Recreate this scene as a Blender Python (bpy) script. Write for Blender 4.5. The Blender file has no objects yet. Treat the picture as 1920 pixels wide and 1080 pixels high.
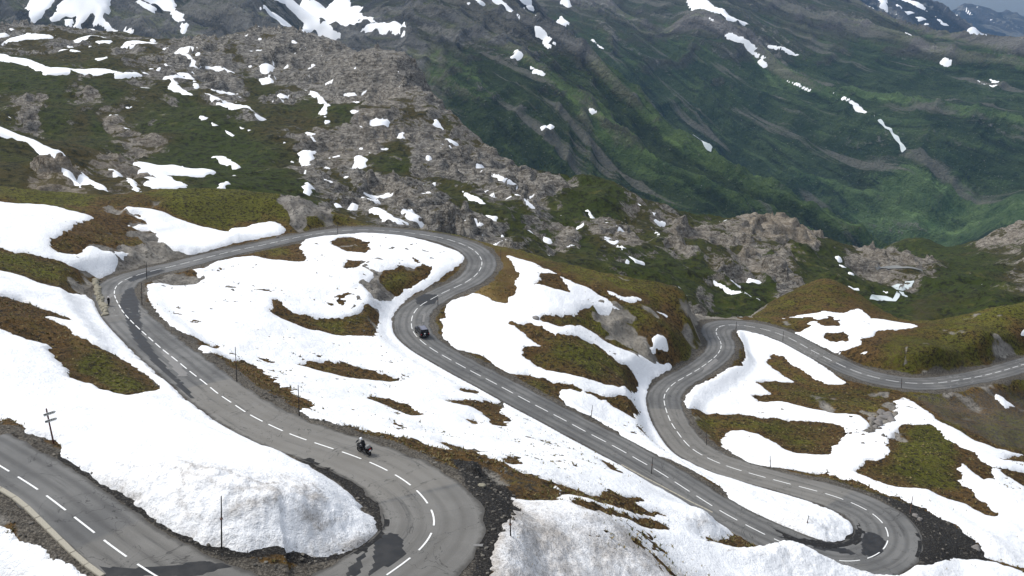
import bpy, bmesh, math, random
import numpy as np
from mathutils import Vector, Matrix
# ---------------------------------------------------------------- camera, sky, sun, exposure
scene = bpy.context.scene
col = scene.collection
cd = bpy.data.cameras.new('camera'); cam = bpy.data.objects.new('camera', cd); col.objects.link(cam)
cd.sensor_width = 36.0; cd.lens = 36.0 * 1700.0 / 1920.0; cd.clip_start = 0.5; cd.clip_end = 40000
cam.location = (0, 0, 0); cam.rotation_euler = (math.pi / 2 - math.atan2(490.0, 1700.0), 0, 0)
scene.camera = cam
SUN_EL, SUN_AZ = math.radians(50), math.radians(-72)      # azimuth measured from +Y towards +X
world = bpy.data.worlds.new('World'); scene.world = world; world.use_nodes = True
wn, wl = world.node_tree.nodes, world.node_tree.links
wbg = wn['Background']; sky = wn.new('ShaderNodeTexSky'); sky.sky_type = 'NISHITA'; sky.sun_disc = False
sky.sun_elevation = SUN_EL; sky.sun_rotation = SUN_AZ; sky.altitude = 2500; sky.air_density = 1.0; sky.dust_density = 1.0
# cloud deck: drains most of the blue; overcast luminance rises from the horizon to the zenith
hs = wn.new('ShaderNodeHueSaturation'); hs.inputs['Saturation'].default_value = 0.24
tcw = wn.new('ShaderNodeTexCoord'); sep = wn.new('ShaderNodeSeparateXYZ'); ma_ = wn.new('ShaderNodeMath'); ma_.operation = 'MULTIPLY_ADD'; ma_.use_clamp = False
mx = wn.new('ShaderNodeMath'); mx.operation = 'MAXIMUM'; mx.inputs[1].default_value = 0.0
vm = wn.new('ShaderNodeVectorMath'); vm.operation = 'SCALE'
wl.new(sky.outputs[0], hs.inputs['Color']); wl.new(tcw.outputs['Generated'], sep.inputs[0]); wl.new(sep.outputs['Z'], mx.inputs[0])
wl.new(mx.outputs[0], ma_.inputs[0]); ma_.inputs[1].default_value = 1.5; ma_.inputs[2].default_value = 0.08
wl.new(hs.outputs[0], vm.inputs[0]); wl.new(ma_.outputs[0], vm.inputs['Scale']); tint = wn.new('ShaderNodeMix'); tint.data_type = 'RGBA'; tint.blend_type = 'MULTIPLY'; tint.inputs[0].default_value = 1.0; tint.inputs[7].default_value = (.93, .97, 1.03, 1)
wl.new(vm.outputs[0], tint.inputs[6]); wl.new(tint.outputs[2], wbg.inputs['Color'])
wbg.inputs['Strength'].default_value = 0.15
sd = bpy.data.lights.new('sun', 'SUN'); sun = bpy.data.objects.new('sun', sd); col.objects.link(sun)
sd.energy = 1.6; sd.angle = math.radians(18); sd.color = (1.0, 0.965, 0.91)
sun.rotation_euler = Vector((math.sin(SUN_AZ) * math.cos(SUN_EL), math.cos(SUN_AZ) * math.cos(SUN_EL), math.sin(SUN_EL))).to_track_quat('Z', 'Y').to_euler()
scene.view_settings.view_transform = 'Standard'; scene.view_settings.look = 'None'; scene.view_settings.gamma = 1; scene.view_settings.use_curve_mapping = False
scene.view_settings.exposure = 1.15
scene.cycles.volume_bounces = 1; scene.cycles.max_bounces = 6; scene.cycles.diffuse_bounces = 3
# ---------------------------------------------------------------- terrain maths
def _perm(seed):
    r = np.random.RandomState(seed); p = r.permutation(256); return np.concatenate([p, p, p[:2]])
_PC = {}
def perlin(x, y, seed=0):
    if seed not in _PC:
        r = np.random.RandomState(seed + 77); a = r.rand(256) * 2 * np.pi
        _PC[seed] = (_perm(seed), np.cos(a).astype(np.float32), np.sin(a).astype(np.float32))
    P, gx, gy = _PC[seed]
    xf = np.floor(x); yf = np.floor(y); xi = xf.astype(np.int64) & 255; yi = yf.astype(np.int64) & 255
    fx = (x - xf).astype(np.float32); fy = (y - yf).astype(np.float32)
    u = fx * fx * fx * (fx * (fx * 6 - 15) + 10); v = fy * fy * fy * (fy * (fy * 6 - 15) + 10)
    def g(ix, iy, dx, dy):
        h = P[(P[ix & 255] + iy) & 255]; return gx[h] * dx + gy[h] * dy
    n00 = g(xi, yi, fx, fy); n10 = g(xi + 1, yi, fx - 1, fy); n01 = g(xi, yi + 1, fx, fy - 1); n11 = g(xi + 1, yi + 1, fx - 1, fy - 1)
    a = n00 + u * (n10 - n00); b = n01 + u * (n11 - n01)
    return (a + v * (b - a)) * 1.5
def fbm(x, y, lam, octs, seed, gain=0.5):
    s = 0; a = 1.0
    for i in range(octs):
        s = s + a * perlin(x / lam + 13.7 * i, y / lam - 7.3 * i, seed + i); lam = lam / 2.03; a *= gain
    return s
def ridged(x, y, lam, octs, seed, gain=0.5):
    s = 0; a = 1.0; w = 1.0
    for i in range(octs):
        n = 1 - np.abs(perlin(x / lam + 3.1 * i, y / lam + 9.2 * i, seed + i)) * 1.6
        n = n * n * w; s = s + a * (n - .45); w = np.clip(n * 1.4, .25, 1); lam = lam / 2.05; a *= gain
    return s
def sstep(a, b, x):
    t = np.clip((x - a) / (b - a), 0, 1); return t * t * (3 - 2 * t)
def tps_fit(P, lam=0.0):
    X = P[:, :2] / 100.; n = len(P)
    d2 = ((X[:, None] - X[None]) ** 2).sum(2); K = .5 * d2 * np.log(d2 + 1e-12)
    A = np.zeros((n + 3, n + 3)); A[:n, :n] = K + lam * np.eye(n); A[:n, n] = 1; A[:n, n + 1:] = X; A[n:, :n] = A[:n, n:].T
    b = np.zeros(n + 3); b[:n] = P[:, 2]
    return X, np.linalg.solve(A, b)
def tps_eval(m, x, y):
    X, w = m; x = x.ravel() / 100.; y = y.ravel() / 100.; o = w[-3] + w[-2] * x + w[-1] * y; n = len(X)
    for i in range(n):
        d2 = (x - X[i, 0]) ** 2 + (y - X[i, 1]) ** 2; o = o + w[i] * .5 * d2 * np.log(d2 + 1e-12)
    return o
def up(A, step, ny, nt):
    # bilinear upsampling of a grid sampled at every step-th row and column
    iy = np.minimum(np.arange(ny) / step, A.shape[0] - 1.0001); it = np.minimum(np.arange(nt) / step, A.shape[1] - 1.0001)
    y0 = iy.astype(int); t0 = it.astype(int); fy = (iy - y0)[:, None]; ft = (it - t0)[None]
    a = A[y0][:, t0]; b = A[y0][:, t0 + 1]; c = A[y0 + 1][:, t0]; d = A[y0 + 1][:, t0 + 1]
    return (a * (1 - ft) + b * ft) * (1 - fy) + (c * (1 - ft) + d * ft) * fy
def coarse(n, step):
    return np.arange(0, n + step, step)
class Fan: pass
def fan(t0, t1, nt, y0, y1, ny):
    f = Fan(); f.t0, f.t1, f.nt, f.y0, f.y1, f.ny = t0, t1, nt, y0, y1, ny
    f.tt = lambda i: t0 + (t1 - t0) * np.asarray(i) / (nt - 1.)
    f.yy = lambda j: y0 * (y1 / y0) ** (np.asarray(j) / (ny - 1.))
    T, Y = np.meshgrid(f.tt(np.arange(nt)), f.yy(np.arange(ny))); f.X = T * Y; f.Y = Y; f.T = T
    return f
def base_height(f, ctrl, step=5):
    m = tps_fit(ctrl); it = coarse(f.nt - 1, step); iy = coarse(f.ny - 1, step)
    T, Y = np.meshgrid(f.tt(it), f.yy(iy))
    return up(tps_eval(m, T * Y, Y).reshape(T.shape), step, f.ny, f.nt)
def paint(f, pts, step=3, ks=.25, pw=2.0, warp=(.15, 15.)):
    # pts: x, y, then values; inverse-distance blend of ground cover samples
    it = coarse(f.nt - 1, step); iy = coarse(f.ny - 1, step); T, Y = np.meshgrid(f.tt(it), f.yy(iy)); lm = warp[1]; X_ = T * Y
    q = (np.log(Y) + warp[0] / lm * 2 * fbm(X_, Y, lm, 3, 611) / ks * .12) * ks; T = T + warp[0] / lm * fbm(X_, Y, lm, 4, 601)
    W = 0; S = [0] * (pts.shape[1] - 2)
    for p in pts:
        d2 = (T - p[0] / p[1]) ** 2 + (q - np.log(p[1]) * ks) ** 2; w = 1 / (d2 + 6e-5) ** pw; W = W + w
        for k in range(len(S)): S[k] = S[k] + w * p[2 + k]
    return [up(s / W, step, f.ny, f.nt) for s in S]
def catmull(P, n):
    P2 = np.vstack([2 * P[0] - P[1], P, 2 * P[-1] - P[-2]]); out = []
    for i in range(1, len(P2) - 2):
        p0, p1, p2, p3 = P2[i - 1:i + 3]
        for t in np.arange(n) / n:
            out.append(.5 * ((2 * p1) + (p2 - p0) * t + (2 * p0 - 5 * p1 + 4 * p2 - p3) * t * t + (-p0 + 3 * p1 - 3 * p2 + p3) * t ** 3))
    out.append(P[-1]); return np.array(out)
def resample(P, ds):
    s = np.concatenate([[0], np.cumsum(np.linalg.norm(np.diff(P[:, :2], axis=0), axis=1))]); q = np.arange(0, s[-1], ds)
    return np.stack([np.interp(q, s, P[:, k]) for k in range(3)], 1), q
def smooth(A, n, it=1):
    for _ in range(it):
        B = A.copy(); k = np.ones(2 * n + 1) / (2 * n + 1)
        for c in range(A.shape[1]):
            p = np.concatenate([2 * A[0, c] - A[n:0:-1, c], A[:, c], 2 * A[-1, c] - A[-2:-n - 2:-1, c]]); B[:, c] = np.convolve(p, k, 'valid')
        A = B
    return A
def make_road(CLW):
    R, q = resample(catmull(CLW, 6), .5); R = smooth(R, 4, 2); R, q = resample(R, .5)
    d = np.gradient(R[:, :2], axis=0); d /= np.linalg.norm(d, axis=1)[:, None]
    ang = np.unwrap(np.arctan2(d[:, 1], d[:, 0])); cur = np.abs(np.gradient(ang)) / .5
    cur = np.convolve(np.pad(cur, 12, 'edge'), np.ones(25) / 25, 'valid')
    hw = 3.5 + .95 * sstep(.02, .075, cur)
    hw = np.convolve(np.pad(hw, 15, 'edge'), np.ones(31) / 31, 'valid')
    hn = hw - 1.45 * sstep(34., 20., q)          # narrow near lane beside the kerb
    return R, q, d, (hw, hn)
def road_field(X, Y, R, hw, dmax=14.):
    # distance beyond the road edge and nearest road height, for vertices near the road
    hp, hn = hw; dR = np.gradient(R[:, :2], axis=0)
    sh = X.shape; x = X.ravel(); y = Y.ravel(); D = np.full(x.shape, 1e3); Z = np.zeros(x.shape); Hh = np.full(x.shape, 3.5); S = np.zeros(x.shape)
    C = 10.; key = lambda a, b: (np.floor(a / C).astype(int) + 500) * 2000 + np.floor(b / C).astype(int) + 500
    kk = key(x, y); order = np.argsort(kk, kind='stable'); ks = kk[order]
    cells = {}
    for i in range(0, len(R), 1):
        cx, cy = int(np.floor(R[i, 0] / C)), int(np.floor(R[i, 1] / C))
        for a in (-2, -1, 0, 1, 2):
            for b in (-2, -1, 0, 1, 2): cells.setdefault((cx + a + 500) * 2000 + cy + b + 500, []).append(i)
    for c, L in cells.items():
        a = np.searchsorted(ks, c, 'left'); b = np.searchsorted(ks, c, 'right')
        if a == b: continue
        ix = order[a:b]; L = np.array(L)
        d2 = (x[ix][:, None] - R[L, 0][None]) ** 2 + (y[ix][:, None] - R[L, 1][None]) ** 2; m = d2.argmin(1)
        k = L[m]; side = (x[ix] - R[k, 0]) * -dR[k, 1] + (y[ix] - R[k, 1]) * dR[k, 0]
        D[ix] = np.sqrt(d2[np.arange(len(ix)), m]); Z[ix] = R[k, 2]; Hh[ix] = np.where(side > 0, hp[k], hn[k]); S[ix] = k
    return (D - Hh).reshape(sh), Z.reshape(sh), S.reshape(sh)
def sdist(x, y, polys):
    # signed distance, positive inside (even-odd over outline and holes)
    sh = x.shape; x = x.ravel(); y = y.ravel(); d = np.full(x.shape, 1e9); ins = np.zeros(x.shape, bool)
    for P in polys:
        A = P; B = np.roll(P, -1, 0)
        for (ax, ay), (bx, by) in zip(A, B):
            ex, ey = bx - ax, by - ay; L = ex * ex + ey * ey + 1e-12
            t = np.clip(((x - ax) * ex + (y - ay) * ey) / L, 0, 1)
            d = np.minimum(d, (x - ax - t * ex) ** 2 + (y - ay - t * ey) ** 2)
            if ay != by:
                c = (ay > y) != (by > y); ins ^= c & (x < ex * (y - ay) / (by - ay) + ax)
    d = np.sqrt(d); return np.where(ins, d, -d).reshape(sh)

def slope(f, Z):
    zx = np.gradient(Z, axis=1) / np.gradient(f.X, axis=1); zy = (np.gradient(Z, axis=0) - zx * np.gradient(f.X, axis=0)) / np.gradient(f.Y, axis=0)
    return np.hypot(zx, zy)
def at_layer(f, x, y):
    i = np.clip((x / y - f.t0) / (f.t1 - f.t0) * (f.nt - 1), 0, f.nt - 1.001); j = np.clip(math.log(y / f.y0) / math.log(f.y1 / f.y0) * (f.ny - 1), 0, f.ny - 1.001)
    a, b = int(i), int(j); u, v = i - a, j - b; Z = f.Z
    return (Z[b, a] * (1 - u) + Z[b, a + 1] * u) * (1 - v) + (Z[b + 1, a] * (1 - u) + Z[b + 1, a + 1] * u) * v
def near_slope(D):
    f = fan(-.76, .76, 740, 44., 420., 600); R, q, dd, hw = make_road(D['ROAD'])
    Z = base_height(f, D['L0'])
    de, zr, si = road_field(f.X, f.Y, R, hw)
    g, rk, pl = paint(f, D['P0'], pw=1.45, warp=(.5, 12.)); f.green, f.rock, f.pale = g, rk, pl
    w = sstep(.5, 5.5, de)
    # natural bumps, fading towards the road
    far = sstep(1., 6., de)
    hum = fbm(f.X, f.Y, 22., 3, 5) * .9 * sstep(3, 14, de)
    Zs = np.where(w < 1, zr - .08 + (Z - zr + .08) * w, Z) + hum
    Zs = np.where(de < .45, zr - .08, Zs)
    f.Zs = Zs
    rough = fbm(f.X, f.Y, 3.1, 4, 20) * .24 + np.abs(fbm(f.X, f.Y, 1.2, 2, 31)) * .20
    rr = ridged(f.X + .35 * Zs, f.Y, 6.5, 5, 40) ; rmask = sstep(.30, .68, rk + .25 * fbm(f.X, f.Y, 8, 3, 60))
    f.rmask = rmask
    f.Z = Zs + far * (rough * (1 - .4 * rmask) + rmask * rr * 1.15) + sstep(.3, 1.5, de) * .06 * fbm(f.X, f.Y, .9, 2, 71)
    f.de = de; f.si = si; f.R, f.q, f.dd, f.hw = R, q, dd, hw
    return f
def mid_hills(D):
    f = fan(-.72, .72, 620, 235., 1500., 440); Z = base_height(f, D['L12'])
    f.green, f.rock, f.pale = paint(f, D['P12'], step=2, ks=.22, pw=1.7, warp=(1.5, 60.))
    n = fbm(f.X, f.Y, 60, 4, 90)
    rm = sstep(.22, .85, f.rock + .30 * n); f.rmask = rm
    kn = sstep(-.2, -.05, f.T) * sstep(250, 330, f.Y) * sstep(900, 600, f.Y)
    hum = fbm(f.X, f.Y, 70., 4, 8) * 4.5 + kn * ((.35 - np.abs(fbm(f.X, f.Y, 52., 3, 15, .45))) * 9.0)
    wx = f.X + 8 * fbm(f.X, f.Y, 40, 2, 3); wy = f.Y + 8 * fbm(f.X, f.Y, 40, 2, 4)
    r1 = ridged(wx * .8 + wy * .6, (wy * .8 - wx * .6) * 1.0, 34., 6, 110, .58)
    amp = np.clip((f.Y - 235) / 120., 0.3, 1)
    z = Z + amp * (hum + (1 - rm) * fbm(f.X, f.Y, 14, 4, 130) * 1.0 + rm * (r1 + .25) * 5.0 + .8 * np.abs(fbm(f.X, f.Y, 9., 3, 135)))
    z = z + rm * f.pale * (ridged(wx, wy, 20., 4, 170, .6) + .2) * 3.2
    # stepped strata in the rock
    st = 4.2; q = z / st + .4 * fbm(f.X, f.Y, 50, 3, 140); fr = q - np.floor(q); z = z + rm * st * .7 * (sstep(.25, .75, fr) - fr)
    st = 13.; q = z / st + .5 * fbm(f.X, f.Y, 90, 3, 145); fr = q - np.floor(q); z = z + rm * st * .45 * (sstep(.3, .8, fr) - fr)
    f.Z = f.Zs = z; f.slope = slope(f, z); return f
def mountain(ctrl, t0, t1, nt, y0, y1, ny, fall, amp, lam, seed, warp=.3):
    f = fan(t0, t1, nt, y0, y1, ny); Z = base_height(f, ctrl)
    fx, fy = fall; L = math.hypot(fx, fy); fx /= L; fy /= L
    X = f.X + warp * lam * fbm(f.X, f.Y, lam * 2.2, 3, seed + 50); Y = f.Y + warp * lam * fbm(f.X, f.Y, lam * 2.2, 3, seed + 60)
    s = X * fy - Y * fx; t = X * fx + Y * fy
    r = ridged(s, t / 8., lam, 6, seed, .56); f.gully = r
    iso = ridged(X, Y, lam * .5, 5, seed + 30, .55); f.iso = iso
    f.Z = f.Zs = Z + amp * (r * .95 + iso * .22) + amp * .3 * fbm(f.X, f.Y, lam * 3, 3, seed + 20)
    f.s, f.t = s, t; f.slope = slope(f, f.Z)
    return f
def all_layers(D):
    return dict(
        near=near_slope(D), mid=mid_hills(D),
        ma=mountain(D['MA'], -.74, .60, 560, 1400., 3600., 380, (.8, -.6), 44., 210., 200),
        mb=mountain(D['MB'], -.02, .76, 400, 2250., 5200., 310, (.75, -.65), 50., 330., 300),
        md=mountain(D['MD'], .30, .74, 180, 5800., 8000., 80, (.7, -.7), 40., 420., 400),
        me=mountain(D['ME'], .36, .74, 170, 9500., 12500., 70, (.3, -1.), 60., 700., 500))

# ---------------------------------------------------------------- surveyed positions (metres, camera at the origin)
D = {}
D['ROAD'] = np.array([[-47.03,71.51,-34.91],[-44.93,70.18,-35.11],[-42.86,68.81,-35.3],[-41.47,67.83,-35.44],[-38.15,65.62,-35.75],[-35.08,63.22,-36.06],[-32.15,60.9,-36.36],[-29.18,58.54,-36.67],[-26.07,56.29,-36.98],[-22.75,54.17,-37.3],[-18.93,52.34,-37.65],[-15.23,51.74,-37.96],[-12.33,53.14,-38.22],[-10.58,55.75,-38.48],[-9.38,58.02,-38.69],[-8.66,59.06,-38.8],[-7.18,61.74,-39.05],[-6.52,64.12,-39.25],[-6.21,66.56,-39.45],[-6.52,68.15,-39.58],[-6.97,69.7,-39.71],[-8.0,72.21,-39.92],[-9.19,74.43,-40.12],[-11.13,77.07,-40.37],[-13.85,80.08,-40.69],[-16.71,82.62,-40.98],[-19.61,85.0,-41.26],[-22.51,87.34,-41.53],[-25.18,89.89,-41.8],[-27.85,92.71,-42.08],[-30.19,95.29,-42.32],[-33.24,99.3,-42.67],[-35.87,102.58,-42.96],[-38.51,106.44,-43.27],[-42.24,111.55,-43.69],[-46.32,117.36,-44.16],[-50.7,123.45,-44.64],[-55.46,130.43,-45.19],[-60.19,137.44,-45.73],[-65.13,145.14,-46.31],[-68.72,151.5,-46.77],[-71.94,157.47,-47.2],[-74.07,161.97,-47.51],[-75.78,166.66,-47.82],[-76.61,170.55,-48.07],[-76.82,173.56,-48.26],[-76.4,177.21,-48.49],[-75.75,179.38,-48.63],[-74.2,183.89,-48.93],[-71.91,188.71,-49.26],[-69.93,194.32,-49.63],[-67.33,200.98,-50.07],[-64.44,208.09,-50.55],[-60.84,214.31,-51.0],[-57.27,222.41,-51.55],[-53.47,229.45,-52.04],[-50.31,234.2,-52.4],[-46.86,238.32,-52.74],[-42.47,241.13,-53.06],[-38.31,242.37,-53.33],[-34.73,242.72,-53.56],[-30.13,242.03,-53.85],[-26.13,241.2,-54.11],[-22.09,239.78,-54.39],[-18.2,237.77,-54.66],[-15.18,235.1,-54.92],[-12.63,232.42,-55.16],[-10.08,228.35,-55.47],[-8.41,223.89,-55.78],[-7.43,218.69,-56.13],[-7.54,213.69,-56.45],[-8.29,209.31,-56.75],[-9.42,205.88,-56.99],[-11.15,202.59,-57.24],[-13.09,199.81,-57.46],[-15.87,196.12,-57.78],[-18.07,192.16,-58.09],[-20.09,188.67,-58.37],[-21.01,183.99,-58.71],[-21.02,179.8,-59.0],[-20.27,174.69,-59.38],[-18.85,171.2,-59.65],[-16.35,166.89,-60.02],[-12.92,162.63,-60.43],[-9.99,159.25,-60.77],[-6.55,155.38,-61.17],[-3.56,152.31,-61.5],[-0.75,149.12,-61.84],[1.86,146.25,-62.14],[4.38,143.48,-62.44],[7.18,140.65,-62.77],[9.87,137.74,-63.09],[12.38,134.92,-63.4],[15.07,132.23,-63.71],[17.56,129.45,-64.02],[19.94,126.62,-64.33],[22.32,123.9,-64.64],[24.45,120.83,-64.95],[26.84,117.64,-65.29],[29.35,114.21,-65.65],[32.34,110.99,-66.03],[35.26,108.17,-66.37],[38.75,105.41,-66.75],[41.82,103.99,-67.04],[44.63,103.99,-67.28],[47.5,105.41,-67.55],[49.63,107.17,-67.79],[51.19,109.21,-68.0],[52.26,111.12,-68.19],[53.04,113.39,-68.39],[53.39,115.38,-68.55],[53.32,118.48,-68.81],[52.41,121.01,-69.03],[50.47,124.27,-69.33],[48.13,126.74,-69.61],[45.4,129.15,-69.89],[42.85,131.4,-70.16],[40.3,133.7,-70.43],[37.76,136.07,-70.69],[35.44,138.68,-70.95],[33.62,141.54,-71.21],[32.05,144.71,-71.47],[31.22,148.21,-71.73],[30.88,151.05,-71.93],[30.62,153.99,-72.14],[30.3,159.0,-72.5],[30.48,164.92,-72.91],[30.94,170.92,-73.33],[31.54,174.57,-73.58],[33.02,178.76,-73.89],[34.97,182.8,-74.19],[37.65,186.7,-74.51],[42.6,193.7,-75.09],[45.77,198.87,-75.49],[49.06,204.73,-75.94],[51.35,210.34,-76.34],[52.8,216.16,-76.74],[53.32,222.77,-77.18],[54.08,228.12,-77.54],[55.67,232.07,-77.82],[58.12,234.59,-78.05],[61.19,235.21,-78.26],[64.03,234.85,-78.45],[67.08,233.67,-78.66],[70.7,230.96,-78.96],[74.14,226.03,-79.35],[76.21,220.84,-79.72],[78.64,215.55,-80.1],[81.07,210.81,-80.44],[83.36,207.17,-80.73],[86.22,204.32,-80.99],[89.39,202.51,-81.23],[92.78,201.39,-81.46],[97.02,201.4,-81.74],[102.31,202.61,-82.09],[109.05,205.87,-82.58],[116.2,209.66,-83.11],[124.3,214.89,-83.73],[133.29,221.31,-84.45],[143.89,228.72,-85.29],[159.14,240.67,-86.56]])
D['L0'] = np.array([[-47.03,71.51,-34.91],[-38.15,65.62,-35.75],[-29.18,58.54,-36.67],[-18.93,52.34,-37.65],[-10.58,55.75,-38.48],[-6.52,64.12,-39.25],[-9.19,74.43,-40.12],[-16.71,82.62,-40.98],[-25.18,89.89,-41.8],[-33.24,99.3,-42.67],[-42.24,111.55,-43.69],[-50.7,123.45,-44.64],[-60.19,137.44,-45.73],[-65.13,145.14,-46.31],[-71.94,157.47,-47.2],[-75.78,166.66,-47.82],[-76.4,177.21,-48.49],[-71.91,188.71,-49.26],[-67.33,200.98,-50.07],[-60.84,214.31,-51.0],[-53.47,229.45,-52.04],[-46.86,238.32,-52.74],[-38.31,242.37,-53.33],[-26.13,241.2,-54.11],[-15.18,235.1,-54.92],[-8.41,223.89,-55.78],[-7.54,213.69,-56.45],[-11.15,202.59,-57.24],[-18.07,192.16,-58.09],[-21.02,179.8,-59.0],[-16.35,166.89,-60.02],[-9.99,159.25,-60.77],[-3.56,152.31,-61.5],[4.38,143.48,-62.44],[12.38,134.92,-63.4],[19.94,126.62,-64.33],[26.84,117.64,-65.29],[35.26,108.17,-66.37],[44.63,103.99,-67.28],[52.26,111.12,-68.19],[52.41,121.01,-69.03],[45.4,129.15,-69.89],[37.76,136.07,-70.69],[32.05,144.71,-71.47],[30.62,153.99,-72.14],[30.48,164.92,-72.91],[31.54,174.57,-73.58],[37.65,186.7,-74.51],[45.77,198.87,-75.49],[51.35,210.34,-76.34],[53.32,222.77,-77.18],[55.67,232.07,-77.82],[67.08,233.67,-78.66],[74.14,226.03,-79.35],[78.64,215.55,-80.1],[83.36,207.17,-80.73],[92.78,201.39,-81.46],[102.31,202.61,-82.09],[116.2,209.66,-83.11],[124.3,214.89,-83.73],[133.29,221.31,-84.45],[143.89,228.72,-85.29],[159.14,240.67,-86.56],[-83.79,252.0,-44.14],[-62.5,250.0,-46.04],[-47.86,250.0,-50.73],[-97.17,248.0,-43.29],[-110.76,245.0,-44.53],[-135.51,238.0,-40.69],[-142.65,236.0,-39.64],[-107.64,200.0,-40.22],[-123.02,215.0,-40.63],[-92.93,186.0,-41.96],[-81.14,170.0,-46.3],[-87.56,160.0,-42.07],[-96.41,166.0,-40.53],[-98.9,160.0,-40.06],[-82.28,140.0,-40.35],[-70.06,118.0,-38.57],[-67.02,126.0,-41.18],[-51.65,108.0,-42.45],[-59.2,98.0,-38.52],[-48.23,84.0,-37.48],[-42.76,88.0,-40.0],[-70.07,108.0,-38.84],[-51.95,78.0,-36.0],[-80.53,212.0,-49.13],[-72.62,228.0,-50.03],[-63.25,240.0,-49.73],[-36.12,60.0,-38.18],[-38.88,61.0,-36.97],[-32.69,58.5,-38.79],[-41.74,60.0,-38.18],[-39.34,252.0,-54.53],[-24.05,250.0,-55.17],[-11.86,246.0,-56.71],[0.0,236.0,-57.18],[5.58,230.0,-57.59],[19.08,224.0,-59.6],[32.43,221.0,-62.58],[40.62,221.0,-64.4],[46.41,222.0,-67.68],[50.93,226.0,-72.4],[35.33,204.0,-66.68],[22.76,193.0,-65.6],[25.34,184.0,-68.62],[9.05,183.0,-59.81],[4.87,199.0,-57.36],[42.74,208.0,-73.43],[63.85,246.0,-79.61],[72.71,245.0,-79.76],[85.95,258.0,-81.82],[95.79,242.0,-79.1],[107.02,292.0,-81.75],[111.62,262.0,-83.94],[85.6,268.0,-80.67],[108.38,236.0,-80.22],[116.58,258.0,-85.17],[109.74,209.0,-76.83],[124.87,226.0,-77.11],[144.03,243.0,-77.85],[110.3,224.0,-79.82],[127.47,217.0,-79.48],[158.71,250.0,-78.47],[95.76,206.0,-79.58],[150.73,235.0,-82.97],[85.41,184.0,-79.82],[92.53,172.0,-79.38],[115.17,192.0,-85.94],[92.82,152.0,-78.75],[77.77,142.0,-75.62],[74.46,156.0,-76.38],[63.79,166.0,-76.61],[58.15,150.0,-74.5],[51.15,163.0,-75.23],[74.18,126.0,-74.49],[72.31,115.0,-73.17],[63.16,116.0,-70.31],[106.4,160.0,-85.2],[79.44,116.0,-75.58],[2.06,78.5,-44.38],[7.1,77.0,-44.26],[1.71,63.5,-42.35],[11.4,70.5,-47.02],[17.76,77.5,-51.69],[20.77,92.0,-55.76],[9.0,99.0,-51.29],[-0.45,67.0,-41.11],[29.39,89.0,-59.36],[42.05,97.5,-65.03],[55.37,104.0,-69.36],[2.24,86.0,-45.8],[-1.62,60.5,-39.42],[18.07,149.0,-66.7],[22.31,160.0,-67.22],[10.73,172.0,-61.86],[-31.49,158.0,-55.78],[-43.24,176.0,-52.98],[-29.07,182.0,-54.79],[-25.5,210.0,-53.9],[-47.67,196.0,-51.53],[-48.94,166.0,-49.97],[-24.33,120.0,-50.42],[-12.05,118.0,-52.82],[-4.4,114.0,-54.21],[3.04,118.0,-56.94],[-172.6,290.0,-62.0],[-168.05,300.0,-66.0],[-150.54,300.0,-68.0],[-133.04,300.0,-70.0],[-117.46,305.0,-72.0],[-101.29,310.0,-74.0],[-74.75,305.0,-76.0],[-56.02,300.0,-80.0],[-45.51,300.0,-84.0],[-27.54,295.0,-84.0],[-13.54,290.0,-86.0],[0.0,280.0,-88.0],[22.46,275.0,-93.0],[38.09,272.0,-98.0],[47.26,270.0,-100.0],[59.63,280.0,-104.0],[73.52,300.0,-106.0],[94.06,310.0,-105.0],[122.53,350.0,-125.0],[124.81,310.0,-106.0],[127.38,295.0,-104.0],[139.69,285.0,-104.0],[168.05,300.0,-112.0],[186.31,310.0,-112.0],[-242.73,400.0,-100.0],[-154.04,400.0,-110.0],[-60.68,400.0,-120.0],[32.68,400.0,-130.0],[132.34,420.0,-150.0],[242.73,400.0,-145.0]])
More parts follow.
